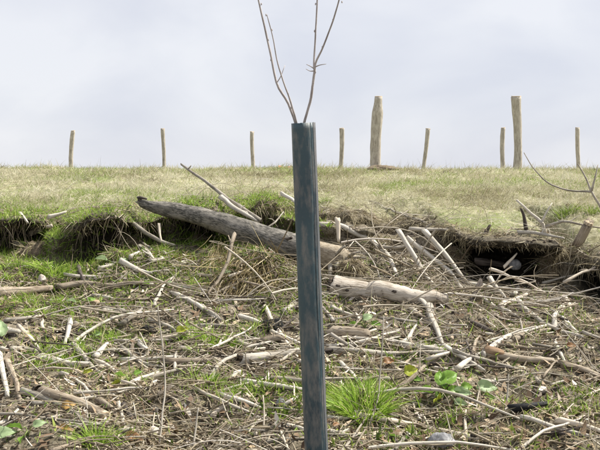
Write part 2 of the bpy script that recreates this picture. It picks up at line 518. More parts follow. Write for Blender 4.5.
def tube_obj(name, path, rad, mat, parent=None, origin=None, **kw):
    V, F, rest = tube(path, rad, **kw)
    o = np.array(origin) if origin is not None else np.asarray(path).mean(0)
    me = mesh_np(name, V - o, F, {'rest': rest}, True, M[mat])
    return obj(name, me, parent, None if parent else o)


def disc_obj(name, ctr, nrm, r, mat, parent, origin, seed=0, sides=14, jag=0.06):
    """rough end-grain plate, 6 mm thick"""
    nrm = np.asarray(nrm, float); nrm /= np.linalg.norm(nrm)
    a = np.cross(nrm, [0, 0, 1.0]) if abs(nrm[2]) < .9 else np.cross(nrm, [1.0, 0, 0]); a /= np.linalg.norm(a); b = np.cross(nrm, a)
    th = np.arange(sides) / sides * 2 * math.pi
    V, rest = [], []
    for q, h in ((1.0, -.012), (1.0, .004), (.62, .005), (.3, .003)):
        rr = r * q * (1 + jag * vnoise(np.cos(th) * 2, np.sin(th) * 2, seed=seed))
        hh = h + (0.006 * vnoise(np.cos(th) * 3 * q, np.sin(th) * 3 * q, seed=seed + 2) if h > 0 else 0)
        V.append(ctr + (rr * np.cos(th))[:, None] * a + (rr * np.sin(th))[:, None] * b + np.multiply.outer(np.broadcast_to(hh, sides), nrm))
        rest.append(np.stack([rr * np.cos(th), rr * np.sin(th), rr * 0], -1))
    V = np.vstack(V + [ctr + nrm * .004]); rest = np.vstack(rest + [np.zeros(3)])
    i = np.arange(sides); j = (i + 1) % sides
    F = [np.stack([k * sides + i, k * sides + j, (k + 1) * sides + j, (k + 1) * sides + i], -1) for k in range(3)]
    ci = 4 * sides
    F.append(np.array([[ci, 3 * sides + q, 3 * sides + (q + 1) % sides, 3 * sides + (q + 2) % sides] for q in range(0, sides, 2)]))
    me = mesh_np(name, V - origin, np.vstack(F), {'rest': rest}, False, M[mat])
    return obj(name, me, parent)


# ---------------------------------------------------------------- many small fibres in one mesh (stuff and tufts)
def ribbons(P0, D, Wd, bend, L, W, segs=3, taper=1.5, base_w=0.6):
    """curved tapering blades: P0,D,Wd,bend (n,3); L,W (n,)"""
    n = len(P0); tt = np.linspace(0, 1, segs + 1)
    C = P0[:, None] + D[:, None] * (L[:, None] * tt)[..., None] + bend[:, None] * (L[:, None] * tt ** 2)[..., None]
    w = (W[:, None] * 0.5 * (base_w + (1 - base_w) * np.sin(np.clip(tt * 2.2, 0, math.pi / 2))) * (1 - 0.92 * tt ** taper)[None])
    V = np.stack([C - Wd[:, None] * w[..., None], C + Wd[:, None] * w[..., None]], 2)
    V = V.reshape(-1, 3)
    base = np.arange(n)[:, None] * (2 * (segs + 1)) + np.arange(segs)[None] * 2
    F = np.stack([base, base + 1, base + 3, base + 2], -1).reshape(-1, 4)
    return V, F, 2 * (segs + 1)


def fibres(P0, D, bend, L, rad, segs=3, sides=3, tip=0.6):
    n = len(P0); tt = np.linspace(-0.5, 0.5, segs + 1)
    C = P0[:, None] + D[:, None] * (L[:, None] * tt)[..., None] + bend[:, None] * (L[:, None] * (tt ** 2 * 4 - 1) * .25)[..., None]
    a = np.cross(D, [0, 0, 1.0]); a /= np.linalg.norm(a, axis=1, keepdims=True) + 1e-9
    b = np.cross(D, a)
    th = np.arange(sides) / sides * 2 * math.pi + .5
    r = rad[:, None] * (1 - (1 - tip) * (tt + .5))[None]
    V = C[:, :, None] + r[..., None, None] * (np.cos(th)[None, None, :, None] * a[:, None, None] + np.sin(th)[None, None, :, None] * b[:, None, None])
    V = V.reshape(-1, 3)
    per = (segs + 1) * sides
    i = np.arange(sides); j = (i + 1) % sides
    one = np.concatenate([np.stack([k * sides + i, k * sides + j, (k + 1) * sides + j, (k + 1) * sides + i], -1) for k in range(segs)])
    F = (np.arange(n)[:, None, None] * per + one[None]).reshape(-1, 4)
    return V, F, per


# sampling the ground sheet
qa = GV[:-1, :-1]; qb = GV[:-1, 1:]; qc = GV[1:, 1:]; qd = GV[1:, :-1]
qn = np.cross(qc - qa, qd - qb); qarea = np.linalg.norm(qn, axis=-1) * .5
qn = qn / (np.linalg.norm(qn, axis=-1, keepdims=True) + 1e-12)
qctr = (qa + qb + qc + qd) / 4
qsec = np.broadcast_to(SEC[:-1, None], qarea.shape)
qfield = field_a[:-1, :-1]
qpeat_shade = peat_shade_a[:-1, :-1]
in_view = (np.abs(qctr[..., 0]) < 0.345 * qctr[..., 1] + 0.55) & (qctr[..., 1] > 1.9)


def scatter(n, weight):
    p = (qarea * weight).ravel(); p = p / p.sum()
    k = rng.choice(p.size, n, p=p)
    u, v = rng.random((n, 1)), rng.random((n, 1))
    a, b, c, d_ = (q.reshape(-1, 3)[k] for q in (qa, qb, qc, qd))
    P = (a * (1 - u) + b * u) * (1 - v) + (d_ * (1 - u) + c * u) * v
    return P, qn.reshape(-1, 3)[k]


def unit(a): return a / (np.linalg.norm(a, axis=-1, keepdims=True) + 1e-9)


def lie_dirs(N, lift_lo, lift_hi, n):
    t_ = unit(np.cross(N, unit(rng.normal(size=(n, 3)))))
    a = rng.uniform(lift_lo, lift_hi, (n, 1))
    return unit(t_ * np.cos(a) + N * np.sin(a))

# ================================================================ THINGS
LAND = []                                     # landmarks (phrase, x, y) used to describe small loose sticks


def stick(pts, th, tone, label, name='branch', taper=.55, kink=.9, group='branches and sticks left lying after clearing', lift=0.0,
          cat='branch', twigs=(), cuts=(), sides=8, n=None, settle=True, lump=.10, seed=None):
    seed = seed if seed is not None else len(bpy.data.objects) % 997
    lying = all(len(p) == 2 for p in pts)
    C = np.array([hit(*p) if len(p) == 2 else at(*p) for p in pts])
    if lying and len(pts) == 2 and abs(C[0][1] - C[1][1]) > 1.6:
        C[1] = at(pts[1][0], pts[1][1], C[0][1] + math.copysign(0.8, C[1][1] - C[0][1]))
    length = np.linalg.norm(np.diff(C, axis=0), axis=1).sum()
    n = n or int(min(26, max(7, length / .045)))
    P = catmull(C, n)
    r0 = th / 2 * C[:, 1].mean() / FPX * (1.12 if lying else 1)
    if lying and settle:
        need = np.array([floor_z(p[0], p[1], p[2] + .12) - p[2] for p in P])
        P[:, 2] += np.clip(np.percentile(need, 85), -.02, .07) + r0 * .75
    P[:, 2] += lift
    rad = r0 * (1.12 - (1.12 - taper) * np.linspace(0, 1, n))
    o0 = P[0].copy()
    root = None
    V, F, rest = tube(P, rad, sides=sides, seed=seed, lump=lump, kink=kink)
    ctr = P.mean(0)
    if not twigs and not cuts and tone != 'char' and cat == 'branch' and length > .22 and th < 6.3 and rng.random() < .6:   # small broken side shoots
        twigs = [(rng.uniform(.25, .9), rng.choice((-1, 1)) * rng.uniform(4, 13), rng.uniform(-9, 1), th * .42) for _ in range(rng.integers(1, 3))]
    if twigs or cuts:
        root = empty(name, ctr)
        b = obj('stem', mesh_np('stem', V - ctr, F, {'rest': rest}, True, M[tone]), root)
    else:
        root = obj(name, mesh_np(name, V - ctr, F, {'rest': rest}, True, M[tone]), None, ctr)
    T = np.gradient(P, axis=0); T = unit(T)
    for (f, dpx, dpy, tth) in twigs:          # side twig: place along the stem, reach in the picture, thickness
        k = int(f * (n - 1)); q = P[k]; s = q[1] / FPX
        e_ = q + np.array([dpx * s, rng.uniform(-.04, .04), -dpy * s])
        mid = (q + e_) / 2 + rng.normal(size=3) * .05 * np.linalg.norm(e_ - q)
        tube_obj('side_twig', catmull([q, mid, e_], 6), tth / 2 * s * np.linspace(1.1, .45, 6), tone, root, ctr, sides=6, seed=seed + k)
    for which, m_ in cuts:                    # end-grain face
        k = 0 if which == 0 else n - 1
        disc_obj('cut_end', P[k] + T[k] * (-1 if k == 0 else 1) * rad[k] * .16, T[k] * (-1 if k == 0 else 1), rad[k] * 1.0, m_, root, ctr, seed)
    tag(root, label, cat, group)
    return root


def blob_mesh(name, r, seed, mat, rough_=.25, sq=(1, 1, 1), nu=18, nv=11):
    u = np.arange(nu) / nu * 2 * math.pi; v = np.linspace(0.06, math.pi - .06, nv)
    d_ = np.stack([np.outer(np.sin(v), np.cos(u)), np.outer(np.sin(v), np.sin(u)), np.outer(np.cos(v), np.ones(nu))], -1)
    k = 1 + rough_ * fbm(d_[..., 0] * 1.7 + seed, d_[..., 1] * 1.7, d_[..., 2] * 1.7, seed=seed, octs=4)
    V = (d_ * k[..., None] * r * np.array(sq)).reshape(-1, 3)
    i = np.arange(nu); j = (i + 1) % nu
    F = np.concatenate([np.stack([a * nu + i, (a + 1) * nu + i, (a + 1) * nu + j, a * nu + j], -1) for a in range(nv - 1)])
    top = [[q, q + 1, nu - 2 - q, nu - 1 - q] for q in range(0, nu // 2 - 1)]
    off = (nv - 1) * nu
    F = np.vstack([F, np.array(top), np.array(top)[:, ::-1] + off])
    return mesh_np(name, V, F, {'rest': V}, True, M[mat])


def blob(name, px, py, wpx, mat, label, cat, sq=(1, 1, .75), rough_=.25, sink=.35, seed=1, group=None, Y=None):
    p = hit(px, py + wpx * .3) if Y is None else at(px, py, Y)
    r = wpx / 2 * p[1] / FPX
    p = p + np.array([0, r * .4, 0])
    if Y is None: p[2] = floor_z(p[0], p[1], p[2] + .15) + r * sq[2] * (1 - 2 * sink) * .9
    return tag(obj(name, blob_mesh(name, r, seed, mat, rough_, sq), None, p), label, cat, group)


# ---------------------------------------------------------------- sapling in its tube
TY = 3.1
base = at(317.3, 470, TY); top = at(303, 123.5, TY)
base[2] = floor_z(base[0], base[1]) - .01
ax = unit((top - base)[None])[0]
LT = np.linalg.norm(top - base)
RT = 12.3 * TY / FPX
t = NT('teal_net_plastic')
v = t.attr('rest', True)
wx = t.new('TexWave', wave_type='BANDS', bands_direction='Z', Scale=95.0); t.link(v, wx.inputs[0])
wy = t.new('TexWave', wave_type='BANDS', bands_direction='X', Scale=95.0); t.link(v, wy.inputs[0])
net = t.mix(1.0, wx.outputs['Fac'], wy.outputs['Fac'], 'MULTIPLY')
blot = t.noise(v, 24, 6, 0.68, (1, 1, .3))
speck = t.noise(v, 90, 3, 0.6, (1, 1, .4))
big_ = t.noise(v, 3.2, 3, .5, (1, 1, .5))
c = t.ramp(big_, [(.35, (0.018, 0.034, 0.046)), (.5, (0.030, 0.059, 0.073)), (.66, (0.042, 0.084, 0.098))])
c = t.mix(t.ramp(speck, [(.52, (0, 0, 0)), (.72, (.55, .55, .55))]), c, (0.03, 0.06, 0.075))
c = t.mix(t.ramp(blot, [(.46, (0, 0, 0)), (.64, (.7, .7, .7))]), c, (0.20, 0.185, 0.165))
t.base(c, 0.42); t.p.inputs['Specular IOR Level'].default_value = .5
t.bump(net, .35, .002)
M['tubewall'] = t.m
t = NT('grey_net_plastic')  # lighter, greyer net plastic for the overlap flap
v = t.attr('rest', True)
wx = t.new('TexWave', wave_type='BANDS', bands_direction='Z', Scale=150.0); t.link(v, wx.inputs[0])
wy = t.new('TexWave', wave_type='BANDS', bands_direction='X', Scale=110.0); t.link(v, wy.inputs[0])
net = t.mix(1.0, wx.outputs['Fac'], wy.outputs['Fac'], 'MULTIPLY')
blot = t.noise(v, 16, 5, 0.62, (1, 1, .2))
c = t.mix(t.ramp(blot, [(.35, (0, 0, 0)), (.65, (1, 1, 1))]), (0.05, 0.075, 0.09), (0.20, 0.19, 0.19))
c = t.mix(t.ramp(net, [(.1, (0, 0, 0)), (.6, (.3, .3, .3))]), c, (0.30, 0.29, 0.285))
t.base(c, 0.6)
t.bump(net, .6, .002)
tr = t.new('BsdfTransparent'); mx = t.new('MixShader')
t.link(t.ramp(net, [(.0, (.30, .30, .30)), (.3, (0, 0, 0))]), mx.inputs[0])
t.link(t.p.outputs[0], mx.inputs[1]); t.link(tr.outputs[0], mx.inputs[2]); t.link(mx.outputs[0], t.out.inputs[0])
M['tubeflap'] = t.m


def sheet(name, a0, a1, r0, r1, z0, z1, mat, parent, wall=.0016, na=40, nz=60, rag=.004):
    X_ = unit(np.cross([0, 1.0, 0], ax)[None])[0]; Y_ = np.cross(ax, X_)
    th = np.linspace(a0, a1, na); zz = np.linspace(z0, z1, nz)
    rr = np.linspace(r0, r1, na)
    V, rest = [], []
    for off in (0, -wall):
        wave = .012 * vnoise(th[None] * 1.5, zz[:, None] * 5, seed=7) * .12
        ra = (rr[None] + off + wave)
        zz2 = zz[:, None] + np.where(zz[:, None] >= z1 - 1e-6, rag * vnoise(th[None] * 9, th[None] * 0, seed=9), 0)
        P = np.cos(th)[None, :, None] * ra[..., None] * X_ + np.sin(th)[None, :, None] * ra[..., None] * Y_ + zz2[..., None] * ax
        V.append(P.reshape(-1, 3))
        rest.append(np.stack(np.broadcast_arrays(th[None] * .04, np.zeros((1, 1)), zz[:, None]), -1).reshape(-1, 3))
    n = na * nz
    k = np.arange(n).reshape(nz, na)
    f = np.stack([k[:-1, :-1], k[:-1, 1:], k[1:, 1:], k[1:, :-1]], -1).reshape(-1, 4)
    F = [f, f[:, ::-1] + n]
    ring = np.concatenate([k[0, :], k[1:, -1], k[-1, -2::-1], k[-2:0:-1, 0]])
    nx = np.roll(ring, -1)
    F.append(np.stack([ring, ring + n, nx + n, nx], -1))
    return obj(name, mesh_np(name, np.vstack(V), np.vstack(F), {'rest': np.vstack(rest)}, True, M[mat]), parent)


shelter = tag(empty('tree_shelter', base), 'tall dark teal plastic tree tube standing around the bare sapling', 'tree tube')
# angle 270 degrees faces the camera, 0 is to the right
sheet('tube_wall', R(-55), R(305), RT * .968, RT * .968, 0, LT, 'tubewall', shelter, na=72, rag=.0015)
sheet('overlap_flap', R(-38), R(95), RT * .985, RT * .975, 0, LT + .001, 'tubeflap', shelter, na=40, rag=.0015)

sroot = tag(empty('sapling', base), 'bare young sapling with three forked shoots rising out of the tube', 'sapling')


def shoot(name, pts, w0, w1, parent=sroot, n=18):
    C = [at(x, y, TY + dy) for x, y, dy in pts]
    P = catmull(C, n)
    return tube_obj(name, P, np.linspace(w0, w1, n) * .43 * TY / FPX, 'sapling', parent, base, sides=8, kink=.12, lump=.10, seed=int(pts[0][0]))


shoot('trunk', [(316, 470, 0), (312, 350, .004), (306, 220, 0), (301, 160, 0), (299.5, 140, 0)], 7, 4.6, n=24)
L1 = shoot('shoot', [(299.6, 142, 0), (296.5, 126, .0), (288, 103, .01), (277, 84, .02), (271, 56, .03), (265, 28, .04), (258.5, 0, .05), (253, -28, .06)], 3.4, 1.7, n=26)
L2 = shoot('shoot', [(299.8, 142, 0), (297.5, 126, -.01), (290, 100, -.02), (283.5, 82, -.03), (277, 60, -.03), (273, 38, -.04), (267, 15, -.05)], 2.5, 1.0, n=26)
R1 = shoot('shoot', [(299.8, 144, 0), (304, 124, 0), (310.5, 100, -.01), (313, 84, -.015), (314.6, 70, -.02)], 3.2, 2.8)
shoot('shoot', [(314.6, 71, -.02), (314, 62, -.02), (315.6, 34, -.01), (317.2, 0, 0), (318.5, -26, .01)], 2.5, 1.5)
shoot('shoot', [(314.6, 71, -.02), (316, 62, -.025), (323, 47, -.04), (331.5, 25, -.06), (338.5, 2, -.08), (343, -18, -.1)], 2.5, 1.4)
for pts in ([(314.5, 69, -.02), (310, 66, -.03), (306.5, 64.5, -.04)], [(314.5, 71, -.02), (310, 71, -.01), (306, 69, 0)], [(315, 67, -.02), (320, 65, -.03), (326, 64, -.04)],
            [(276.6, 83, .02), (281, 76, .02), (284.8, 65.5, .03)]):
    shoot('side_twig', pts, 1.5, .7, n=7)
for (x, y, dy) in ((260.5, 4, .05), (267.5, 40, .035), (271.8, 60, .03), (276, 82, .02), (315.4, 31, -.01), (316.4, 4, 0), (333.8, 20, -.065), (323.2, 47, -.04), (341, 2, -.08), (271, 30, -.04), (267, 15, -.05), (314.6, 72, -.02), (292, 108, -.01)):
    b = at(x + random.choice((-.9, .9)), y, TY + dy)
    me = blob_mesh('bud', .85 * TY / FPX, int(x), 'sapling', .2, (.8, .8, 1.5), 8, 6)
    obj('bud', me, sroot, b - base)

# ---------------------------------------------------------------- fence posts on the crest
posts = [  # x base, x top, y top, width px, depth, label
    (71, 73, 131, 5.2, 23.5, 'thin crooked fence post, farthest from the tube on the tube\'s left side'),
    (163, 163.5, 129, 4.8, 23.6, 'thin straight fence post above the dark tip of the slanting bare branch'),
    (252.5, 253, 132, 5.6, 23.4, 'short thin fence post next to the left of the tree tube'),
    (340, 341.5, 128.5, 5.4, 23.5, 'thin fence post standing between the tree tube and a thick post'),
    (376.5, 377.5, 97, 12.0, 19.6, 'thick tall weathered fence post with a notched top, small mound at its foot'),
    (423.8, 427, 129, 5.6, 23.5, 'thin fence post that leans right, midway between the two thick posts'),
    (503, 503.5, 128, 5.4, 23.6, 'thin pale fence post close beside the straight thick post'),
    (516.5, 517, 97, 10.4, 19.6, 'thick tall grey fence post, straight, with a flat sawn top'),
    (577.5, 578.5, 128, 5.8, 23.5, 'thin fence post alone near the right end of the row'),
]
for k, (xb, xt, yt, w, Y, lab) in enumerate(posts):
    pb = at(xb, 168, Y); pb[2] = floor_z(pb[0], pb[1]) - .05
    pt = at(xt, yt, Y)
    thick = w > 9
    n = 30
    ss = np.linspace(0, 1, n)[:, None]
    P = pb * (1 - ss) + pt * ss
    P[:, 0] += (.03 if thick else .026) * np.sin(ss[:, 0] * 3.1 + k) * (1 if k % 3 else -1)
    r = w / 2 * Y / FPX * (.90 if thick else .80)
    rad = np.full(n, r)
    if k == 4: rad = r * np.interp(ss[:, 0], [0, .25, .7, .8, .86, .93, 1], [.98, .95, 1.0, 1.0, .86, .72, .70])
    elif k == 7: rad = r * np.interp(ss[:, 0], [0, .1, .3, .6, .85, 1], [.95, .98, .82, .86, 1.0, 1.08])
    else: rad = r * np.interp(ss[:, 0], [0, .3, .8, 1], [1.0, .92, 1.0, .95 + .1 * (k % 2)])
    root = tag(empty('fence_post', pb), lab, 'fence post', 'fence posts along the crest of the pasture')
    tube_obj('shaft', P, rad, 'post', root, pb, sides=14, lump=.07, jag=.1, seed=40 + k, oval=.08 * (k % 3 - 1))
    disc_obj('top_cut', P[-1] + np.array([0, 0, rad[-1] * .16]), (0.1 * (k % 3 - 1), -.1, 1), rad[-1] * .97, 'cut', root, pb, seed=k, jag=.14)
pm = at(384, 171, 19.2); pm[2] = floor_z(pm[0], pm[1]) + .07
mh = tag(obj('earth_mound', blob_mesh('earth_mound', .28, 3, 'mole', .3, (1.15, .8, .28), 24, 14), None, pm), 'small brown earth mound at the foot of the notched thick post', 'mound')

# faded orange strip low on the crest
t = NT('orange_plastic')
t.base(t.ramp(t.noise(t.new('TexCoord').outputs['Object'], 12, 3), [(.35, (.62, .22, .10)), (.65, (.75, .36, .20))]), .6)
M['orange'] = t.m
pa, pb_ = at(278.5, 169, 20.4), at(297, 169.5, 20.4)
V = []
for q in np.linspace(0, 1, 14):
    p = pa * (1 - q) + pb_ * q
    zb = floor_z(p[0], p[1])
    yo = .03 * math.sin(q * 9)
    for dy, dz in ((0, -.01), (.012, -.01), (.012, .085 + .012 * math.sin(q * 13)), (0, .085 + .012 * math.sin(q * 13))):
        V.append((p[0], p[1] + yo + dy, zb + dz))
V = np.array(V); F = []
for a in range(13):
    for q in range(4): F.append((a * 4 + q, a * 4 + (q + 1) % 4, a * 4 + 4 + (q + 1) % 4, a * 4 + 4 + q))
F += [(0, 1, 2, 3), (55, 54, 53, 52)]
tag(obj('orange_strip', mesh_np('orange_strip', V - V.mean(0), np.array(F), None, False, M['orange']), None, V.mean(0)),
    'faded orange plastic strip low on the crest right behind the tube', 'strip')

# ---------------------------------------------------------------- the big fallen log over the bank
C = [at(134.5, 200, 6.35), at(147, 205, 6.3), at(175, 211.5, 6.2), at(215, 224, 6.02), at(255, 238, 5.85), at(296, 252, 5.66), at(325, 259, 5.55), at(350, 264, 5.45)]
n = 54
P = catmull(C, n); ss = np.linspace(0, 1, n)
rad = np.interp(ss, [0, .04, .1, .25, .5, .75, .92, 1], [1.6, 4.2, 5.6, 8.2, 10.6, 12.4, 11.6, 6.0]) * 5.9 / FPX
flog = tag(empty('fallen_log', P.mean(0)), 'big fallen log with dark bark slanting over the bank behind the tube', 'log')
V, F, rest = tube(P, rad, sides=20, lump=.14, kink=.5, seed=3, jag=2.2)
pk = np.concatenate([np.repeat(ss, 20), [0, 1]]) + .07 * fbm(V[:, 0] * 9, V[:, 2] * 16, V[:, 1] * 9, seed=6)
obj('trunk', mesh_np('trunk', V - P.mean(0), F, {'rest': rest, 'peel': np.clip((pk - .74) / .10, 0, 1)}, True, M['logbark']), flog)
s_ = 5.5 / FPX
for (q, ex, ey, w) in ((50, 352, 276, 7), (52, 364, 268, 6), (49, 340, 284, 7), (51, 360, 252, 4), (50, 356, 281, 4), (47, 330, 288, 5), (51, 366, 258, 3), (48, 345, 246, 3.5)):   # broken root ends
    e_ = at(ex, ey, 5.35); tube_obj('root', catmull([P[q], (P[q] + e_) / 2 + (0, -.03, .02), e_], 7), w / 2 * s_ * np.linspace(1.3, .5, 7), 'grey', flog, P.mean(0), sides=8, seed=q)
e_ = at(147, 199, 6.28)
tube_obj('broken_tip', catmull([P[6], P[3] + (0, -.01, .03), e_], 7), 4.2 / 2 * s_ * np.linspace(1.6, .5, 7), 'dark', flog, P.mean(0), sides=8, seed=8)
e_ = at(292, 237, 5.6)
tube_obj('bark_flap', catmull([P[33] + (0, -.05, .05), P[36] + (0, -.07, .07), e_ + np.array([0, -.04, 0])], 7), 3.2 / 2 * s_ * np.linspace(.7, 1, 7), 'dark', flog, P.mean(0), sides=6, seed=9)
LAND.append(('the big fallen log', 215, 235))

# pale knotted log right of the tube
C = [at(332, 287, 5.0), at(350, 290, 4.98), at(385, 295, 4.94), at(412, 299, 4.92), at(446, 299, 4.95)]
P = catmull(C, 34)
for q in range(34): P[q, 2] = max(P[q, 2], floor_z(P[q, 0], P[q, 1], P[q, 2] + .1) + .03)
rad = np.interp(np.linspace(0, 1, 34), [0, .5, .8, 1], [11.4, 9.6, 8, 6]) * 4.97 / FPX
plog = tag(empty('knotted_log', P.mean(0)), 'pale thick log with dark knots lying just right of the tube', 'log')
tube_obj('trunk', P, rad, 'palelog', plog, P.mean(0), sides=18, lump=.07, kink=.12, seed=14, jag=.12)
d_ = P[0] - P[1]
disc_obj('cut_end', P[0] + unit(d_[None])[0] * .012, d_, rad[0] * .9, 'cutdark', plog, P.mean(0), 5)
for (q, ox, oz, w) in ((4, -.01, .022, 1.9), (7, .0, .002, 1.4), (19, .0, .018, 1.7)):
    kme = blob_mesh('knot', w * 5.0 / FPX, q, 'dark', .45, (1.4, .4, .8), 14, 9)
    obj('knot', kme, plog, P[q] + np.array([ox, -math.sqrt(max(rad[q] ** 2 - oz ** 2, 1e-4)) * .97, oz]) - P.mean(0))
LAND.append(('the pale knotted log', 380, 300))

M['matstraw'] = fibre_mat('root_mat_straw', [(0, (.07, .05, .02)), (.4, (.22, .165, .075)), (.75, (.40, .33, .17)), (1, (.58, .5, .32))], .15)
# straw root mat that hangs below the fallen log
nb = 3200
q = rng.random(nb)
x_ = 212 + 92 * q; y_ = 246 + 14 * q + rng.uniform(0, 46, nb) * (1 - .35 * q)
P0 = np.array([hit(a, b) for a, b in zip(x_, y_)])
lim = np.array([floor_z(a, b, c + .2) for a, b, c in P0])
P0[:, 2] = np.maximum(P0[:, 2], lim) + .01
hang = np.array([at(a, b - 14, 5.62 + rng.uniform(-.1, .1)) for a, b in zip(x_, y_)])
P0 = np.where((rng.random(nb) < .55)[:, None], P0 + (hang - P0) * rng.uniform(0, .85, (nb, 1)), P0)
D = unit(np.stack([rng.normal(-.15, .45, nb), rng.normal(-.35, .3, nb), rng.normal(-.75, .35, nb)], -1))
bend = np.stack([rng.normal(0, .3, nb), rng.normal(-.2, .25, nb), rng.uniform(-.3, .2, nb)], -1)
L = rng.uniform(.08, .28, nb); W = rng.uniform(.003, .007, nb)
Wd = unit(np.cross(D, rng.normal(size=(nb, 3))))
V, F, per = ribbons(P0, D, Wd, bend, L, W, 3)
o_ = P0.mean(0)
tag(obj('dry_grass_clump', mesh_np('dry_grass_clump', V - o_, F, {'rnd': np.repeat(np.clip(rng.normal(.5, .3, nb), 0, 1), per)}, False, M['matstraw']), None, o_),
    'shaggy mat of dry straw hanging beneath the big fallen log', 'grass clump')

# ---------------------------------------------------------------- branches and sticks one can pick out
S = stick
# around the fallen log and the bank crest
S([(259, 221, 6.15), (240, 208, 6.32), (222, 194.5, 6.45), (200, 177, 6.6), (181, 163.5, 6.75)], 5.2, 'grey', 'slanting bare branch with a dark thin tip rising above the big fallen log', taper=.42, twigs=((.9, 3, -3, 1.6), (.45, 12, 9, 2.5)), kink=.8)
S([(220, 198, 6.4), (240, 210, 6.28), (258, 221, 6.15)], 5.5, 'pale', 'short pale stick doubled against the lower end of the slanting branch')
S([(281, 194, 6.5), (299, 205, 6.35)], 4.2, 'pale', 'pale stick poking out left of the tube just above the log')
S([(261, 232, 6.0), (275, 222, 6.05), (284, 212, 6.2)], 2.2, 'grey', 'thin twig crossing the bank between the log and the tube')
S([(338, 218, 6.0), (338.5, 242, 5.95)], 5, 'tan', 'short upright pale peg just right of the tube', cat='peg', name='wooden_peg', group=None, kink=.3)
S([(234, 236, 5.42), (227, 262, 5.25), (217, 281, 5.12), (207, 295, 5.02)], 4.2, 'brown', 'thin dark bent twig leaning on the front of the fallen log', twigs=((.15, -4, -8, 2),))
S([(370, 203), (390, 212), (426, 226)], 2.6, 'grey', 'long thin grey stick lying down the grass right of the tube')
S([(409, 229, 5.95), (440, 230, 5.9), (478, 231.5, 5.85)], 4, 'grey', 'straight grey stick lying level along the edge of the bank')
S([(318, 236), (345, 240), (368, 251), (386, 266), (397, 288)], 5.2, 'pale', 'long bowed pale branch curving down onto the knotted log', kink=.5)
S([(397.5, 230, 5.55), (409, 247, 5.5), (421, 268, 5.42), (434, 286, 5.35), (448, 292, 5.3), (468, 296, 5.25)], 5, 'pale', 'leftmost of three long leaning poles, bent at its foot', kink=.4, twigs=((.4, 14, -8, 2.4),))
S([(408, 238, 5.6), (430, 256, 5.5), (450, 273, 5.4), (465, 293, 5.25)], 5.2, 'pale', 'middle one of three long leaning pale poles', kink=.4)
S([(425, 231.5, 5.6), (441, 249, 5.5), (456, 268, 5.4), (470, 285, 5.3)], 5.6, 'pale', 'thickest and straightest of three leaning poles, nearest the black hollow', kink=.3)
S([(374, 246, 5.7), (395, 247, 5.65), (407, 246, 5.6)], 3.6, 'grey', 'short level stick crossing behind the three leaning poles')
S([(380, 255, 5.6), (400, 261, 5.55), (412, 265, 5.5)], 3, 'grey', 'thin stick passing under the leaning poles')
S([(405, 296), (420, 306), (432, 318), (438, 326)], 6, 'pale', 'curved pale branch forking down from the end of the knotted log')
S([(481, 281, 5.1), (472, 298, 5.0), (463, 318, 4.9)], 5, 'dark', 'dark curved stick sticking up beside the foot of the three leaning poles', kink=.4)
S([(462, 286), (480, 290), (501, 297)], 6.5, 'pale', 'thick pale branch running right from the foot of the leaning poles')
# right: pasture edge and hollow
t_ = S([(612, 228, 5.25), (599, 204, 5.3), (591.5, 191, 5.3), (586, 178, 5.32), (577.5, 164, 5.35)], 2.8, 'grey', 'bare forked branch rising at the right edge above the pasture', taper=.45, kink=.35,
       twigs=((.55, 7, -26, 2.2),))
sp = catmull([at(591.5, 191.5, 5.3), at(570, 190.5, 5.32), at(549, 183.5, 5.35), at(535, 170, 5.4), at(524, 153, 5.45)], 16)
tube_obj('side_branch', sp, np.linspace(2.2, .9, 16) / 2 * 5.3 / FPX, 'grey', t_, np.array(t_.location), sides=7, kink=.5, seed=4)
S([(543, 236, 5.55), (541.5, 224, 5.55), (530, 212, 5.57), (516, 200, 5.6)], 4, 'pale', 'pale forked stick standing in the straw above the black hollow', taper=.5, twigs=((.35, 11, -21, 2.4),))
S([(527, 230, 5.6), (524.5, 218, 5.6), (521.5, 209, 5.6)], 4.2, 'dark', 'short dark stub sticking up beside the forked pale stick')
S([(578.5, 243, 5.38), (588.5, 223, 5.32)], 9.4, 'brown', 'thick short sawn stump end with a pale cut face by the pasture edge', name='sawn_stump', cat='stump', group=None, cuts=((1, 'cut'),), kink=.1, taper=1.0, sides=14)
S([(546, 227, 5.5), (562, 221.5, 5.45), (577, 224, 5.4), (600, 228, 5.35)], 3, 'grey', 'thin arching twig that passes behind the sawn stump', kink=.4)
S([(518, 232, 5.55), (541, 234, 5.5), (564, 237.5, 5.4)], 4, 'pale', 'level pale stick lying along the top of the black hollow')
S([(483, 240, 5.65), (487.5, 232, 5.65), (491.5, 225, 5.65)], 5, 'dark', 'black stub standing at the top left of the black hollow')
S([(478, 262.5, 5.75), (495, 264, 5.72), (512, 268, 5.7)], 8, 'dark', 'dark log end lying inside the black hollow')
S([(490, 268, 5.25), (514, 277, 5.15), (546, 293, 5.0)], 3.2, 'tan', 'thin straight stick lying across the mouth of the black hollow')
S([(503, 266.5, 5.4), (517.5, 254, 5.45)], 3.2, 'tan', 'short thin stick propped upward in the mouth of the black hollow')
S([(563, 282, 5.1), (582, 273, 5.15), (602, 264, 5.2)], 3.2, 'tan', 'thin diagonal stick above the hollow at the right edge')
S([(572, 303.5, 5.05), (602, 303, 5.05)], 2.2, 'grey', 'thin stick inside the hollow at the right edge')
S([(490, 277, 5.15), (507, 297, 4.95)], 5, 'pale', 'pale stick pointing down toward the viewer below the black hollow')
S([(514, 297), (518, 288)], 4, 'pale', 'tiny pale upright stick below the black hollow')
S([(483, 303), (500, 311), (517, 319)], 4.2, 'pale', 'pale slanting stick below the foot of the leaning poles')
S([(499, 311), (513, 302), (527, 295)], 5, 'tan', 'brownish stick slanting upward to the right under the black hollow')
S([(517, 305), (533, 321)], 4, 'pale', 'pale stick slanting down right, two hands below the black hollow')
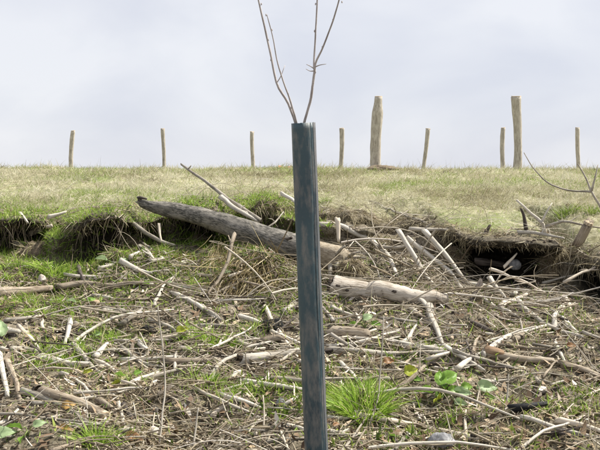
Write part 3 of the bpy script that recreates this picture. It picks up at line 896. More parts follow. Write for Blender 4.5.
S([(554, 320), (559, 311), (567, 306), (581, 305)], 4, 'pale', 'pale hooked stick left of the hollow at the right edge', twigs=((.5, 8, 2, 2),))
S([(562, 299), (574, 313)], 5, 'tan', 'short tan stick leaning at the left lip of the right-hand hollow')
# right foreground
S([(428, 309), (437, 328), (444, 345)], 6.2, 'pale', 'thick pale branch running down below the knotted log')
S([(411, 309), (424, 321), (437, 331)], 4.5, 'grey', 'grey stick meeting the thick pale branch below the knotted log')
S([(437, 342), (452, 353), (466, 361), (482, 374)], 5, 'pale', 'pale branch slanting down to the leafy green plant')
S([(459, 373), (470, 365), (484, 356)], 5, 'pale', 'short pale stick rising to the left end of the long forked branch')
S([(482, 357.5), (498, 346), (515, 337), (546, 329)], 5.4, 'pale', 'long pale branch slanting up right to a crossing of sticks', kink=.5)
S([(520, 309), (536, 321), (552, 331), (582, 341)], 5.2, 'pale', 'long pale branch slanting down right through the crossing of sticks', kink=.5)
S([(514, 343), (532, 336), (551, 332.5)], 5.5, 'brown', 'brown stick lying just under the long pale slanting branch')
S([(553, 330), (556, 318), (564, 309)], 5, 'pale', 'pale stick standing up from the crossing of sticks')
S([(484.5, 357.5), (505, 360), (527, 362), (551, 364)], 9, 'brown', 'broken branch with an orange-brown snapped end and dark underside', cuts=(), kink=.5, taper=.5)
S([(482.5, 357), (489, 357.8), (498, 359)], 10.5, 'rot', 'orange-brown splintered wood at the snapped branch end', taper=.75, group=None, cat='splinter', name='wood_splinter')
S([(555, 343), (560, 356), (566, 369)], 3.6, 'pale', 'thin pale stick hanging down from the crossing of sticks')
S([(563, 366), (580, 372), (604, 383)], 7, 'brown', 'thick brown branch going out of the picture on the right')
S([(563, 324), (580, 337)], 4.5, 'pale', 'short pale stick right of the crossing of sticks')
S([(480, 383.5), (496, 383), (512, 382)], 4, 'pale', 'level pale stick to the right of the leafy green plant')
S([(551, 385.5), (569, 380.5)], 2.6, 'pale', 'very thin pale stick in the bare patch at the right')
S([(579, 398), (603, 390)], 3, 'tan', 'thin tan stick at the right edge above the tan pole')
S([(510, 412), (526, 410.5), (544, 408)], 7.5, 'char', 'thick black charred stick lying on the soil', name='charred_stick', cat='stick', group=None, sides=10); LAND.append(('the black charred stick', 526, 410))
S([(556, 423), (578, 427.5), (604, 435)], 6.5, 'tan', 'smooth tan pole lying at the lower right corner', kink=.25); LAND.append(('the smooth tan pole', 580, 430))
S([(536, 396), (548, 394), (560, 390)], 4, 'dark', 'small dark bent twig above the black charred stick')
S([(553, 436), (584, 438)], 4.5, 'dark', 'dark wet stick half under the smooth tan pole')
S([(353, 417), (392, 424), (430, 431), (480, 442)], 5.4, 'tan', 'long straight tan pole lying in front of the big grass tuft', kink=.2, taper=.9); LAND.append(('the long straight tan pole', 415, 428))
S([(389, 398), (404, 388), (416, 379), (426, 369), (441, 363)], 4.6, 'brown', 'dark brown crooked branch beside the single bright green leaf', twigs=((.6, 2, -8, 2),), kink=.5)
S([(396, 452), (404, 441), (415, 428), (417, 421)], 4, 'grey', 'grey forked stick crossing under the long tan pole', twigs=((.75, 16, 2, 2.6),))
S([(394, 406), (405, 414), (418, 420), (432, 423.5)], 3.4, 'brown', 'thin brown twig lying behind the long tan pole')
S([(408, 352), (410, 342), (405, 333)], 4, 'brown', 'brown crooked twig standing between the long grey stick and the knotted log')
S([(473, 360), (474, 347), (478, 339)], 4, 'brown', 'upright brown twig left of the long forked branch')
S([(403, 345), (416, 327)], 4, 'pale', 'short pale stick standing above the long grey stick')
# centre foreground
S([(326, 353), (360, 354), (400, 355.5), (452, 353.5)], 6.2, 'grey', 'long grey stick lying level right of the tube', kink=.6)
S([(326, 349.5), (350, 346), (378, 339), (411, 327)], 4.6, 'pale', 'pale stick slanting up right from the tube above the long grey stick')
S([(331, 335.5), (348, 336.5), (368, 338.5)], 10, 'brown', 'stubby log with a blackened end just right of the tube', cuts=((0, 'cutdark'),), kink=.3, name='short_log', cat='log', group=None, taper=.8, sides=12)
S([(333, 358), (343, 368), (352, 376), (358, 384)], 4.2, 'pale', 'pale curved stick pointing down into the big grass tuft')
S([(330, 309.5), (344, 315.5), (362, 319)], 4, 'pale', 'pale stick bending right at the foot of the knotted log')
S([(366, 372), (372, 362), (370, 356)], 3.4, 'pale', 'small pale hooked stick above the big grass tuft')
S([(264.5, 309), (276, 330), (290, 350), (303.5, 370)], 4, 'tan', 'long thin tan stick slanting down to the tube from the left', kink=.3)
S([(239, 318), (257, 325), (277, 335), (302, 347)], 4.4, 'pale', 'pale stick running into the tube beneath the black peat clod')
S([(240, 362.5), (262, 359.5), (284, 356.5), (306, 354)], 8.6, 'pale', 'thick pale log with a dark end that meets the tube from the left', cuts=((0, 'cutdark'),), kink=.4, sides=12, name='pale_log', cat='log', group=None, taper=.8)
S([(238, 346), (262, 350), (284, 352), (304, 353)], 4.6, 'grey', 'grey stick lying just above the thick pale log by the tube')
S([(262, 343), (276, 341), (284, 345)], 7.5, 'brown', 'short brown chunk of wood above the thick pale log')
S([(238, 376.5), (250, 373), (261, 368.5)], 4.2, 'pale', 'short pale stick just below the dark end of the thick pale log')
S([(240, 381.5), (262, 386), (284, 389), (304, 391)], 6, 'pale', 'pale weathered branch lying left of the tube below the thick pale log')
S([(285, 408), (294, 401), (303, 396)], 4, 'pale', 'short pale stick leaning beside the small grey stone')
S([(285, 289, 5.4), (301, 298, 5.3)], 6.5, 'grey', 'short grey stick end left of the tube under the straw mat')
S([(284, 313), (293, 307.5), (302, 302)], 5, 'pale', 'short pale stick rising right to the tube above the black peat clod')
S([(228, 381), (243, 373.5)], 5.4, 'pale', 'short thick whitish stick left of the pale weathered branch', sides=10)
S([(222, 399), (240, 403.5), (263, 410)], 5, 'pale', 'pale split stick lying left of the small grey stone')
S([(328, 419), (345, 421), (362, 416)], 3.6, 'pale', 'thin pale stick at the tube just below the big grass tuft')
S([(326, 433), (338, 434.5), (349, 431)], 4.6, 'pale', 'short pale stick touching the right side of the tube near the bottom')
S([(288, 427), (297, 429), (306, 434)], 4.4, 'pale', 'pale stick touching the left side of the tube near the bottom')
S([(263, 445), (285, 441), (306, 440)], 3.6, 'grey', 'thin grey stick at the bottom left of the tube')
# left: bank
S([(120, 214, 6.3), (134, 224, 6.22), (150, 236, 6.12), (164, 243, 6.05), (175, 246, 6.0)], 5, 'grey', 'crooked grey root curving down the bank under the log tip', kink=.5)
S([(160, 224, 6.15), (161.5, 241, 6.05)], 3, 'tan', 'thin upright pale peg below the fallen log tip')
S([(48, 218.5, 6.18), (65, 212.5, 6.2)], 4.2, 'pale', 'short white stick on the crest of the left bank')
S([(21, 213.5, 6.2), (28, 223, 6.12)], 4, 'pale', 'short pale chip of wood at the top of the left bank')
S([(66, 218, 6.2), (85, 216, 6.2), (102, 214, 6.22)], 4, 'grey', 'grey stick lying along the crest of the left bank')
S([(95, 216, 6.22), (104, 225, 6.15), (117, 229, 6.12)], 3.4, 'grey', 'bent twig drooping over the left bank edge')
S([(13, 245), (27, 244.5), (39, 247)], 3.6, 'pale', 'pale stick lying on the clod between two left hollows')
S([(32, 246), (43, 241), (51, 237)], 4.5, 'tan', 'tan stick slanting up over the clod between two left hollows')
S([(128, 263), (140, 256.5)], 4.2, 'pale', 'short pale stick in the moss below the left bank')
S([(148, 264.5), (163, 263)], 4.4, 'pale', 'white level stick in the moss below the left bank')
S([(175, 266.5), (188, 262.5)], 4.6, 'pale', 'white stick end beside the ochre moss')
S([(140, 243), (152, 253), (164, 256), (178, 265)], 3.4, 'grey', 'wavy grey twig trailing from the bank to the ochre moss')
S([(141, 248), (148, 255), (156, 261)], 4.4, 'pale', 'pale stick lying below the wavy grey twig')
S([(120, 267), (132, 272), (149, 279)], 6, 'pale', 'pale tapered stick below the big dark left hollow')
S([(76.5, 266), (80, 275), (84, 286)], 5, 'dark', 'dark short peg leaning beside the bright grass under the left bank', kink=.2)
S([(-4, 300), (22, 297), (54, 293.5)], 9, 'brown', 'thick brown log lying level at the left edge', kink=.5, sides=12, name='brown_log', cat='log'); LAND.append(('the level brown log', 30, 297))
S([(58, 292), (80, 290), (112, 291), (142, 290)], 6.5, 'brown', 'brown pole lying in line with the thick brown log', kink=.8)
S([(94, 298), (108, 300), (122, 303)], 4.2, 'pale', 'pale stick just below the brown pole')
S([(82, 286), (88, 280), (101, 280)], 3.6, 'pale', 'small pale hooked twig above the brown pole')
S([(135, 287.5), (152, 287)], 4, 'pale', 'short whitish stick at the right end of the brown pole')
S([(174, 288), (190, 291), (206, 294)], 5, 'pale', 'pale stick lying at the foot of the dark bent twig')
S([(174, 296), (194, 307), (216, 321)], 5, 'pale', 'pale stick slanting down right below the straw mat')
S([(200, 309.5), (210, 316), (219, 324)], 5, 'grey', 'grey stick slanting right above the curved grey branch')
S([(187, 331), (204, 326), (224, 328)], 5, 'grey', 'curved grey branch above the mid-left grass')
S([(120, 328), (133, 318), (141, 310)], 5, 'grey', 'grey stick rising beside the dark gap in the brash')
S([(102, 314), (112, 312.5), (124, 312)], 4, 'pale', 'pale level stick above the dark gap in the brash')
S([(150, 322), (166, 327), (178, 334)], 5, 'grey', 'weathered stick over the dark gap in the brash')
# left foreground
S([(4, 322), (30, 319), (58, 316)], 3.6, 'grey', 'thin grey stick lying under the small left grass tuft')
S([(-3, 335), (10, 335), (22, 335)], 7, 'pale', 'pale thick stick end at the left edge')
S([(20, 330), (30, 341), (40, 353)], 4.4, 'tan', 'tan slanting stick right of the pale stick end')
S([(12, 350), (30, 353), (53, 358.5)], 5.2, 'grey', 'grey stick lying right of the pale green leaf at the edge', twigs=((.85, 8, -8, 2.4),))
S([(70, 323.5), (69.5, 335), (66, 349)], 5, 'pale', 'pale bone-like stick standing on end at the left')
S([(75, 325), (85, 331)], 4.2, 'pale', 'small white chip beside the bone-like standing stick')
S([(73, 349), (84, 359), (92, 369), (102, 383)], 5, 'grey', 'slanting grey stick that crosses over the thick whitish pole')
S([(39, 361.5), (62, 365), (90, 368)], 8, 'pale', 'thick whitish pole lying level at the left', kink=.4, sides=10); LAND.append(('the thick whitish pole', 62, 366))
S([(93, 362), (106, 348.5)], 6, 'pale', 'pale short stick rising at the right end of the whitish pole')
S([(95, 363), (108, 369), (121, 377)], 4.4, 'tan', 'tan stick slanting down right of the whitish pole')
S([(62, 375), (76, 381), (92, 398)], 4.2, 'pale', 'pale twig below the thick whitish pole')
S([(38, 394), (58, 401), (80, 408), (105, 420)], 9.4, 'brown', 'thick round brown log lying near the lower left corner', kink=.3, sides=14, cuts=((0, 'cutdark'), (1, 'cut')), taper=.95, name='brown_log', cat='log', group=None); LAND.append(('the thick round brown log', 70, 405))
S([(22, 393), (45, 402), (68, 413), (89, 427)], 6.6, 'grey', 'grey branch running just below the thick round brown log', kink=.4)
S([(96, 404), (108, 412), (114, 420), (117, 430)], 7, 'brown', 'short brown curved branch at the end of the thick round log', sides=10)
S([(8, 363), (15, 383), (22, 406)], 5.6, 'brown', 'brown stick leaning steeply at the left edge', kink=.4)
S([(-1, 360), (4, 380), (8, 402)], 6, 'pale', 'pale stick leaning steeply beside the brown one at the left edge', kink=.4)
S([(-2, 427), (10, 421), (19, 411)], 4, 'pale', 'pale bent stick at the lower left corner')
S([(31, 403), (36, 394), (41, 386)], 3.4, 'grey', 'short thin stick standing at the end of the thick round log')
S([(121.5, 407), (127, 415), (134, 424)], 7.4, 'dark', 'dark rounded stub with a pale tip near the lower left', kink=.2, sides=10)
S([(117, 405), (122, 420), (127, 433)], 4.6, 'pale', 'pale stick standing beside the dark rounded stub')
S([(120, 433), (134, 431)], 4.6, 'pale', 'short pale level stick at the foot of the dark rounded stub')
S([(134, 387), (146, 381.5)], 6, 'pale', 'white chunk of stick left of another white chunk', sides=10)
S([(148, 380.5), (160, 375)], 6, 'pale', 'white chunk of stick below the half-buried brown log', sides=10)
S([(119, 346), (138, 362), (154, 367), (168, 370)], 3.8, 'grey', 'thin curved twig left of the half-buried brown log', kink=.4)
S([(138, 345), (145, 351), (152, 354)], 4.4, 'pale', 'short pale stick above the thin curved twig')
S([(118, 361.5), (150, 361), (184, 358)], 4, 'pale', 'thin straight pale stick behind the half-buried brown log')
S([(164, 367.5), (190, 365.5), (222, 364)], 7.5, 'brown', 'half-buried brown log in front of the mid-left grass tuft', kink=.5, sides=12, name='brown_log', cat='log', group=None); LAND.append(('the half-buried brown log', 195, 366))
S([(180, 350), (195, 352), (206, 356)], 4, 'tan', 'tan stick behind the half-buried brown log')
S([(212, 419), (219, 411), (226, 406)], 6, 'tan', 'short olive-tan stick leaning in the lower left middle')

# thin stalks that stand up on their own
S([(158, 456, 3.35), (162, 420, 3.42), (165, 385, 3.5), (163, 352, 3.55), (159.5, 322, 3.6), (158, 306, 3.6)], 2.0, 'grey', 'tall thin dry stalk standing upright left of the tube', name='dry_stalk', cat='stalk', group='upright dry stalks', kink=.4, taper=.6, twigs=((.2, -4, -20, 1.5),))
S([(503, 439, 3.4), (505, 415, 3.45), (508, 390, 3.5), (508.5, 374, 3.5)], 2.6, 'grey', 'short thin dry stalk standing left of the black charred stick', name='dry_stalk', cat='stalk', group='upright dry stalks', kink=.5, twigs=((.97, 5, -5, 1.5), (.97, -5, -2, 1.5)))
S([(366, 447, 3.35), (371, 420, 3.4), (378, 398, 3.5), (381, 360, 3.55), (384, 316, 3.6)], 2.2, 'grey', 'tall thin dry stalk rising through the big bright grass tuft', name='dry_stalk', cat='stalk', group='upright dry stalks', kink=.5, taper=.5)
S([(192, 452, 3.35), (196, 425, 3.4), (198, 408, 3.42)], 2.4, 'grey', 'short dry stalk at the bottom between the tall stalk and the tube', name='dry_stalk', cat='stalk', group='upright dry stalks', kink=.5)
S([(262, 448, 3.35), (264, 425, 3.4), (263, 395, 3.45)], 2.0, 'tan', 'thin tan stalk standing left of the small grey stone', name='dry_stalk', cat='stalk', group='upright dry stalks', kink=.5)
S([(464, 440, 3.4), (466, 428, 3.42), (464, 420, 3.45)], 2.2, 'pale', 'short pale stalk standing right of the big round grey stone', name='dry_stalk', cat='stalk', group='upright dry stalks', kink=.5)

# ---------------------------------------------------------------- stones and clods
blob('stone', 443, 440, 23, 'stone', 'round grey stone at the bottom edge below the long tan pole', 'stone', (1.1, .9, .75), .3, .38, 3); LAND.append(('the round grey stone', 443, 438))
blob('stone', 281.5, 403, 13, 'stone', 'small dark grey stone just left of the tube', 'stone', (.9, .9, 1.0), .18, .3, 5); LAND.append(('the small grey stone', 281, 403))
blob('stone', 516, 265, 12, 'stone', 'round grey stone sitting in the mouth of the black hollow', 'stone', (1, 1, .9), .12, .3, 9, None, 5.55)
blob('stone', 153, 432, 13, 'palestone', 'pale whitish stone low on the left near the tall stalk', 'stone', (1, .8, .85), .22, .25, 12); LAND.append(('the pale whitish stone', 153, 432))
blob('stone', 418, 414, 14, 'palestone', 'pale flat stone just behind the long straight tan pole', 'stone', (1.1, .8, .5), .2, .3, 15)
blob('stone', 94, 303.5, 10, 'tanstone', 'small tan stone just below the brown pole', 'stone', (1.1, .8, .7), .2, .3, 17)
blob('stone', 41, 281, 12, 'palestone', 'pale slab of stone under the bright grass below the left bank', 'stone', (.75, .6, .95), .25, .25, 18)
blob('stone', 545, 252, 11, 'tanstone', 'pinkish tan stone right of the black hollow', 'stone', (1.1, .7, .8), .25, .3, 19)
blob('stone', 434, 251, 9, 'tanstone', 'small tan stone between two of the leaning poles', 'stone', (1, .8, 1), .22, .3, 21)


def sod(px, py, wpx, label, seed, Y=None, sq=(1, .8, .75), green=.1, nb=420, soil='mole', name='turf_clod'):
    p = hit(px, py + wpx * .3) if Y is None else at(px, py, Y)
    r = wpx / 2 * p[1] / FPX
    root = tag(empty(name, p), label, 'clod')
    me = blob_mesh('soil', r, seed, soil, .45, sq, 24, 15)
    obj('soil', me, root)
    for name, mat, m_, col in (('dead_grass', 'straw', nb, .45), ('green_blades', 'freshgrass', int(nb * green), .4)):
        if m_ < 8: continue
        d_ = unit(rng.normal(size=(m_, 3)) + np.array([0, -.4, .7]))
        P0 = d_ * r * np.array(sq) * 1.0
        D = unit(d_ * .5 + rng.normal(size=(m_, 3)) * .6 + np.array([0, -.2, -.1]))
        V, F, per = ribbons(P0, D, unit(np.cross(D, rng.normal(size=(m_, 3)))), rng.normal(size=(m_, 3)) * .3 + np.array([0, -.1, -.5]), rng.uniform(.03, .11, m_), rng.uniform(.0025, .005, m_), 3, 2, .8)
        obj(name, mesh_np(name, V, F, {'rnd': np.repeat(np.clip(rng.normal(col, .26, m_), 0, 1), per)}, False, M[mat]), root)


sod(38, 246, 34, 'straw-covered turf clod slumped between two hollows of the left bank', 61, None, (1.1, .8, .8), .12)
sod(128, 238, 26, 'turf clod on the bank between the left hollow and the fallen log tip', 63, None, (1, .8, .9), .3)
sod(5, 262, 22, 'grassy clod at the left edge below the bank', 65, None, (1.1, .8, .6), .8)
sod(118, 252, 20, 'small mossy clod at the foot of the left bank', 66, None, (1.2, .8, .6), .7)
sod(196, 236, 24, 'dark mossy clod in the shade under the fallen log', 67, None, (1.2, .8, .7), .5, 160)
sod(553, 262, 28, 'straw-covered clod between the two hollows of the right bank', 68, None, (.9, .8, 1.1), .03, 600)
sod(452, 252, 26, 'straw-covered clod left of the black hollow behind the leaning poles', 69, None, (1.1, .8, .8), .03, 500)
sod(312, 236, 26, 'straw-tangled clod directly behind the tube above the fallen log', 70, None, (1.2, .8, .7), .15)
sod(352, 270, 24, 'ragged clump of roots and straw at the butt of the fallen log', 72, 5.35, (1.1, .8, .8), .02, 500)
sod(380, 238, 26, 'low straw-tangled clod on the slope behind the bowed pale branch', 71, None, (1.3, .8, .6), .05, 500)

sod(272, 321, 25, 'black peat clod lying left of the tube', 23, None, (1, .7, .68), 0, 70, 'peat', 'peat_shade_clod'); LAND.append(('the black peat clod', 272, 322))
sod(145, 327, 18, 'black lump standing in for the dark hole under the mid-left brash, above the curved twig', 25, None, (1, .7, .75), 0, 70, 'peat', 'peat_shade_clod')  # added black lump in place of a shaded hole
sod(388, 274, 22, 'dark lump standing in for the shade behind the pale knotted log', 26, None, (1.2, .6, .5), 0, 70, 'peat', 'peat_shade_clod')  # added dark lump that stands for shade in the log pile
sod(338, 274, 13, 'dark clod under the broken root end of the fallen log', 27, None, (1, .7, .9), 0, 70, 'peat', 'peat_shade_clod')
sod(366, 362, 13, 'black clod beneath the long grey stick right of the tube', 28, None, (1.1, .6, .6), 0, 70, 'peat', 'peat_shade_clod')
sod(535, 436, 11, 'black clod left of the dark wet stick', 29, None, (1.2, .7, .5), 0, 70, 'peat', 'peat_shade_clod')


# ---------------------------------------------------------------- leaves, leafy plants and grass tufts
def leaf_mesh(name, l, w, mat, seed, curl=.35, fold=.5):
    nu, nv = 9, 7
    u = np.linspace(0, 1, nu)[:, None]; v = np.linspace(-1, 1, nv)[None]
    ww = w / 2 * np.sin(np.clip(u * 1.02, 0, 1) ** .75 * math.pi) ** .75 * (1 + .09 * np.sin(u * 24 + seed))
    x = np.broadcast_to(u * l, (nu, nv)); y = v * ww * (1 - .25 * u)
    z = fold * np.abs(v) * ww - curl * l * u ** 2 + .14 * w * vnoise(u * 5 + seed, v * 2.5, seed=seed)
    V = np.stack([x, y, z], -1).reshape(-1, 3)
    k = np.arange(nu * nv).reshape(nu, nv)
    F = np.stack([k[:-1, :-1], k[1:, :-1], k[1:, 1:], k[:-1, 1:]], -1).reshape(-1, 4)
    rest = np.stack([y / w, x / l * 6 + np.abs(y) / w * 2, z * 0], -1).reshape(-1, 3)
    return mesh_np(name, V, F, {'rest': rest}, True, M[mat])


def place_leaf(name, p, az, tilt, roll, l, w, mat, seed, parent=None, off=None, **kw):
    o = obj(name, leaf_mesh(name, l, w, mat, seed, **kw), parent, p if off is None else p - off)
    o.rotation_euler = (Matrix.Rotation(az, 3, 'Z') @ Matrix.Rotation(-tilt, 3, 'Y') @ Matrix.Rotation(roll, 3, 'X')).to_euler()
    return o


def loose_leaf(px, py, wpx, mat, label, az, tilt, roll, ratio=.75, seed=1, lift=.02, cat='leaf', name='leaf'):
    p = hit(px, py + 2); s = p[1] / FPX; l = wpx * s
    p = p + np.array([-l / 2 * math.cos(az), -l / 2 * math.sin(az), lift])
    tag(place_leaf(name, p, az, tilt, roll, l, l * ratio, mat, seed), label, cat)


loose_leaf(69, 412, 15, 'deadleaf', 'curled orange dead leaf lying on the thick round brown log', R(20), R(15), R(50), .7, 3, .03, 'dead leaf', 'dead_leaf')
loose_leaf(65, 431, 13, 'deadleaf', 'ochre dead leaf below the thick round brown log', R(-20), R(5), R(40), .6, 4, .02, 'dead leaf', 'dead_leaf')
loose_leaf(134, 441, 18, 'brownleaf', 'large tan dead leaf at the bottom left of the pale whitish stone', R(10), R(5), R(35), .75, 5, .02, 'dead leaf', 'dead_leaf')
loose_leaf(337, 431, 10, 'brownleaf', 'small brown dead leaf at the right foot of the tube', R(30), R(15), R(40), .6, 6, .03, 'dead leaf', 'dead_leaf')
loose_leaf(389, 364, 13, 'brownleaf', 'rusty brown dead leaf under the long grey stick', R(10), R(10), R(50), .7, 7, .02, 'dead leaf', 'dead_leaf')
loose_leaf(572, 348, 11, 'brownleaf', 'rusty dead leaf right of the crossing of sticks', R(-10), R(10), R(45), .6, 8, .02, 'dead leaf', 'dead_leaf')
loose_leaf(183, 336, 13, 'yellowleaf', 'yellow-green leaf above the mid-left grass', R(10), R(25), R(50), .8, 9, .03)
loose_leaf(88, 377, 10, 'yellowleaf', 'small yellow-green leaf below the thick whitish pole', R(-10), R(15), R(50), .8, 10, .03)
loose_leaf(3, 352, 20, 'paleleaf', 'large pale green leaf hanging at the left edge', R(100), R(60), R(20), .65, 11, .09)
loose_leaf(6, 442, 22, 'paleleaf', 'pale green leaf at the lower left corner', R(25), R(20), R(40), .75, 12, .03)
loose_leaf(98, 337, 9, 'paleleaf', 'small pale leaf beside the dark gap in the brash', R(0), R(20), R(50), .7, 14, .02)
loose_leaf(228, 276, 10, 'paleleaf', 'small pale leaf above the pale stick by the dark bent twig', R(20), R(20), R(40), .5, 16, .03)


def plant(px, py, leaves, label, name='leafy_plant', cat='plant'):
    p0 = hit(px, py); p0[2] = floor_z(p0[0], p0[1], p0[2] + .1)
    root = tag(empty(name, p0), label, cat)
    s = p0[1] / FPX
    for k, (dx, dy, dep, lpx, ratio, az, tilt, roll, mat) in enumerate(leaves):
        tip = p0 + np.array([dx * s, dep, -dy * s])
        tube_obj('leaf_stalk', catmull([p0, (p0 + tip) / 2 + (0, .01, .015), tip], 5), .0022 * np.linspace(1.3, .8, 5), 'weedstem', root, p0, sides=5, seed=k)
        place_leaf('leaf', tip, R(az), R(tilt), R(roll), lpx * s, lpx * s * ratio, mat, k + int(px), root, p0)
    return root


t = NT('green_stalk'); t.base(t.ramp(t.noise(t.attr('rest', True), 30), [(.3, (.12, .17, .05)), (.7, (.24, .27, .10))]), .6)
M['weedstem'] = t.m
plant(446, 397, [(-8, -12, 0, 19, .8, 60, 50, 35, 'leaf'), (-3, -15, .02, 21, .8, 20, 25, 60, 'leaf'), (-14, -6, -.02, 18, .7, 160, 15, 55, 'leaf'), (6, -6, -.02, 20, .6, -10, 5, 60, 'paleleaf'), (-12, -3, -.03, 15, .7, 40, 10, 60, 'leaf'), (0, -7, -.03, 16, .7, 10, 15, 65, 'leaf'),
                 (16, -9, .03, 16, .6, 15, 0, 60, 'leaf'), (6, 1, -.05, 14, .6, -35, 0, 50, 'paleleaf'), (-6, -2, -.04, 14, .7, 215, 0, 40, 'yellowleaf'), (-2, -8, 0, 15, .7, 95, 30, 10, 'leaf')],
      'low leafy green plant growing right of the crooked brown branch'); LAND.append(('the low leafy green plant', 450, 392))
plant(478, 394, [(-2, -6, 0, 24, .62, 5, 8, 52, 'paleleaf'), (4, 0, -.03, 14, .6, -30, 0, 45, 'leaf'), (-6, 0, 0, 12, .6, 190, 10, 45, 'paleleaf')], 'broad pale leaf plant right beside the low leafy plant')
plant(411, 381, [(-7, -8, 0, 16, .85, 10, 20, 58, 'yellowleaf'), (1, -4, -.02, 10, .7, -30, 0, 50, 'leaf')], 'single bright yellow-green leaf sprouting beside the crooked brown branch')
plant(365, 328, [(-2, -8, 0, 13, .7, 20, 30, 50, 'paleleaf'), (6, -4, 0, 11, .6, -20, 10, 45, 'leaf'), (-8, -4, 0, 10, .6, 180, 10, 45, 'leaf')], 'small green weed growing below the pale knotted log')
plant(28, 436, [(-6, -8, 0, 16, .7, 170, 20, 45, 'leaf'), (5, -10, 0, 14, .7, 20, 20, 45, 'paleleaf'), (0, -3, -.04, 14, .7, 260, 5, 30, 'leaf'), (-14, -2, 0, 15, .7, 190, 0, 45, 'leaf')], 'green leafy weed at the lower left beside the pale leaf')
plant(128, 384, [(-4, -8, 0, 11, .7, 150, 20, 45, 'leaf'), (6, -10, 0, 10, .6, 30, 20, 45, 'leaf'), (-8, -2, 0, 10, .7, 200, 0, 45, 'yellowleaf')], 'small green weed left of the white chunks of stick')
plant(400, 442, [(-3, -5, 0, 9, .6, 150, 20, 45, 'leaf'), (5, -4, 0, 9, .6, 20, 20, 45, 'leaf')], 'tiny weed in front of the long straight tan pole')
plant(158, 293, [(-8, -8, 0, 10, .7, 150, 20, 45, 'leaf'), (6, -9, 0, 10, .6, 30, 20, 45, 'paleleaf')], 'tiny weed above the pale stick in the brash')
plant(115, 268, [(-8, -8, 0, 12, .7, 160, 20, 45, 'paleleaf'), (4, -6, 0, 11, .6, 30, 20, 45, 'paleleaf')], 'pale leafy weed below the big dark left hollow')
plant(82, 308, [(-6, -6, 0, 10, .7, 160, 20, 45, 'paleleaf'), (5, -7, 0, 10, .6, 30, 20, 45, 'leaf'), (0, -2, 0, 10, .6, 270, 0, 20, 'leaf')], 'small leafy weed between the brown pole and the thin grey stick')


def tuft(px, py, wpx, hpx, n, label, mat='freshgrass', spread=.9, wid=1.0):
    p0 = hit(px, py); s = p0[1] / FPX
    rx = wpx / 2 * s * .62; a = rng.random(n) * 2 * math.pi; q = np.sqrt(rng.random(n))
    P = np.stack([p0[0] + np.cos(a) * q * rx, p0[1] + np.sin(a) * q * rx * .6, np.zeros(n)], -1)
    P[:, 2] = [floor_z(x, y, p0[2] + .2) - .004 for x, y in P[:, :2]]
    out = np.stack([np.cos(a) * q, np.sin(a) * q, 0 * a], -1) + rng.normal(size=(n, 3)) * .35
    D = unit(np.stack([out[:, 0] * .55 * spread, out[:, 1] * .45 * spread, np.ones(n)], -1))
    bend = np.stack([out[:, 0] * .55, out[:, 1] * .4, -rng.uniform(.15, .55, n)], -1) * spread
    L = hpx * s * rng.uniform(.5, 1.25, n) * (1.1 - .3 * q)
    W = rng.uniform(.0035, .0062, n) * wid * (p0[1] / 3.6) ** .5
    Wd = unit(np.cross(D, rng.normal(size=(n, 3))))
    V, F, per = ribbons(P, D, Wd, bend, L, W, 4, 2.0)
    tag(obj('grass_tuft', mesh_np('grass_tuft', V - p0, F, {'rnd': np.repeat(np.clip(rng.normal(.55, .25, n), 0, 1), per)}, False, M[mat]), None, p0), label, 'grass tuft', 'tufts of fresh green grass')


tuft(362, 416, 80, 37, 520, 'biggest bright green grass tuft, just right of the tube', wid=1.15); LAND.append(('the biggest bright grass tuft', 360, 400))
tuft(97, 447, 48, 32, 190, 'bright green grass tuft at the bottom left in front of the brown logs', wid=1.1); LAND.append(('the bottom left grass tuft', 97, 440))
tuft(205, 387, 46, 20, 170, 'low bright grass tuft in front of the half-buried brown log'); LAND.append(('the low tuft by the half-buried log', 203, 384))
tuft(193, 378, 10, 26, 14, 'few tall grass blades rising behind the half-buried brown log')
tuft(218, 345, 56, 15, 240, 'wide pale grass patch below the curved grey branch', spread=1.1)
tuft(196, 354, 26, 13, 60, 'small thin grass tuft behind the half-buried brown log')
tuft(52, 273, 52, 17, 280, 'bright grass tuft growing on the ledge under the left bank', spread=1.0)
tuft(60, 279, 26, 9, 60, 'low grass sprouts just right of the pale stone slab')
tuft(6, 280, 16, 14, 60, 'grass tuft at the left edge above the brown log')
tuft(42, 316, 50, 13, 240, 'bright low grass patch below the thick brown log', spread=1.1)
tuft(6, 312, 12, 8, 36, 'small grass sprig at the left edge below the brown log')
tuft(66, 360, 18, 9, 60, 'short grass sprouting behind the thick whitish pole')
tuft(112, 365, 12, 14, 40, 'grass blades right of the thick whitish pole')
tuft(226, 254, 26, 10, 80, 'small grass tuft on the ledge below the fallen log')
tuft(566, 215, 34, 15, 130, 'green grass tuft on the pasture edge left of the sawn stump', 'greengrass')
tuft(592, 214, 20, 14, 80, 'green grass tuft right behind the sawn stump', 'greengrass')
tuft(381, 196, 20, 7, 70, 'small green tuft in the pasture right of the tube', 'greengrass')
tuft(325, 203, 18, 9, 70, 'green tuft in the pasture touching the tube', 'greengrass')
tuft(328, 230, 10, 8, 40, 'tiny green tuft on the bank beside the upright peg')
tuft(462, 436, 22, 8, 40, 'small green sprouts right of the round grey stone')
tuft(431, 418, 12, 6, 24, 'tiny green sprouts behind the long tan pole', spread=1.2)
tuft(518, 386, 10, 9, 20, 'tiny pale sprig of grass in the bare soil at the right')
tuft(284, 412, 22, 10, 40, 'yellowish grass sprig left of the tube by the small grey stone')
tuft(228, 448, 14, 8, 26, 'small green sprig at the bottom between the stalks and tube')
tuft(445, 302, 14, 8, 36, 'small green sprouts at the end of the knotted log')
tuft(286, 308, 16, 9, 36, 'small green sprouts left of the tube above the peat clod')
tuft(136, 268, 18, 9, 50, 'green sprouts among the white sticks below the left bank')
tuft(195, 283, 20, 9, 50, 'green sprouts right of the ochre moss')

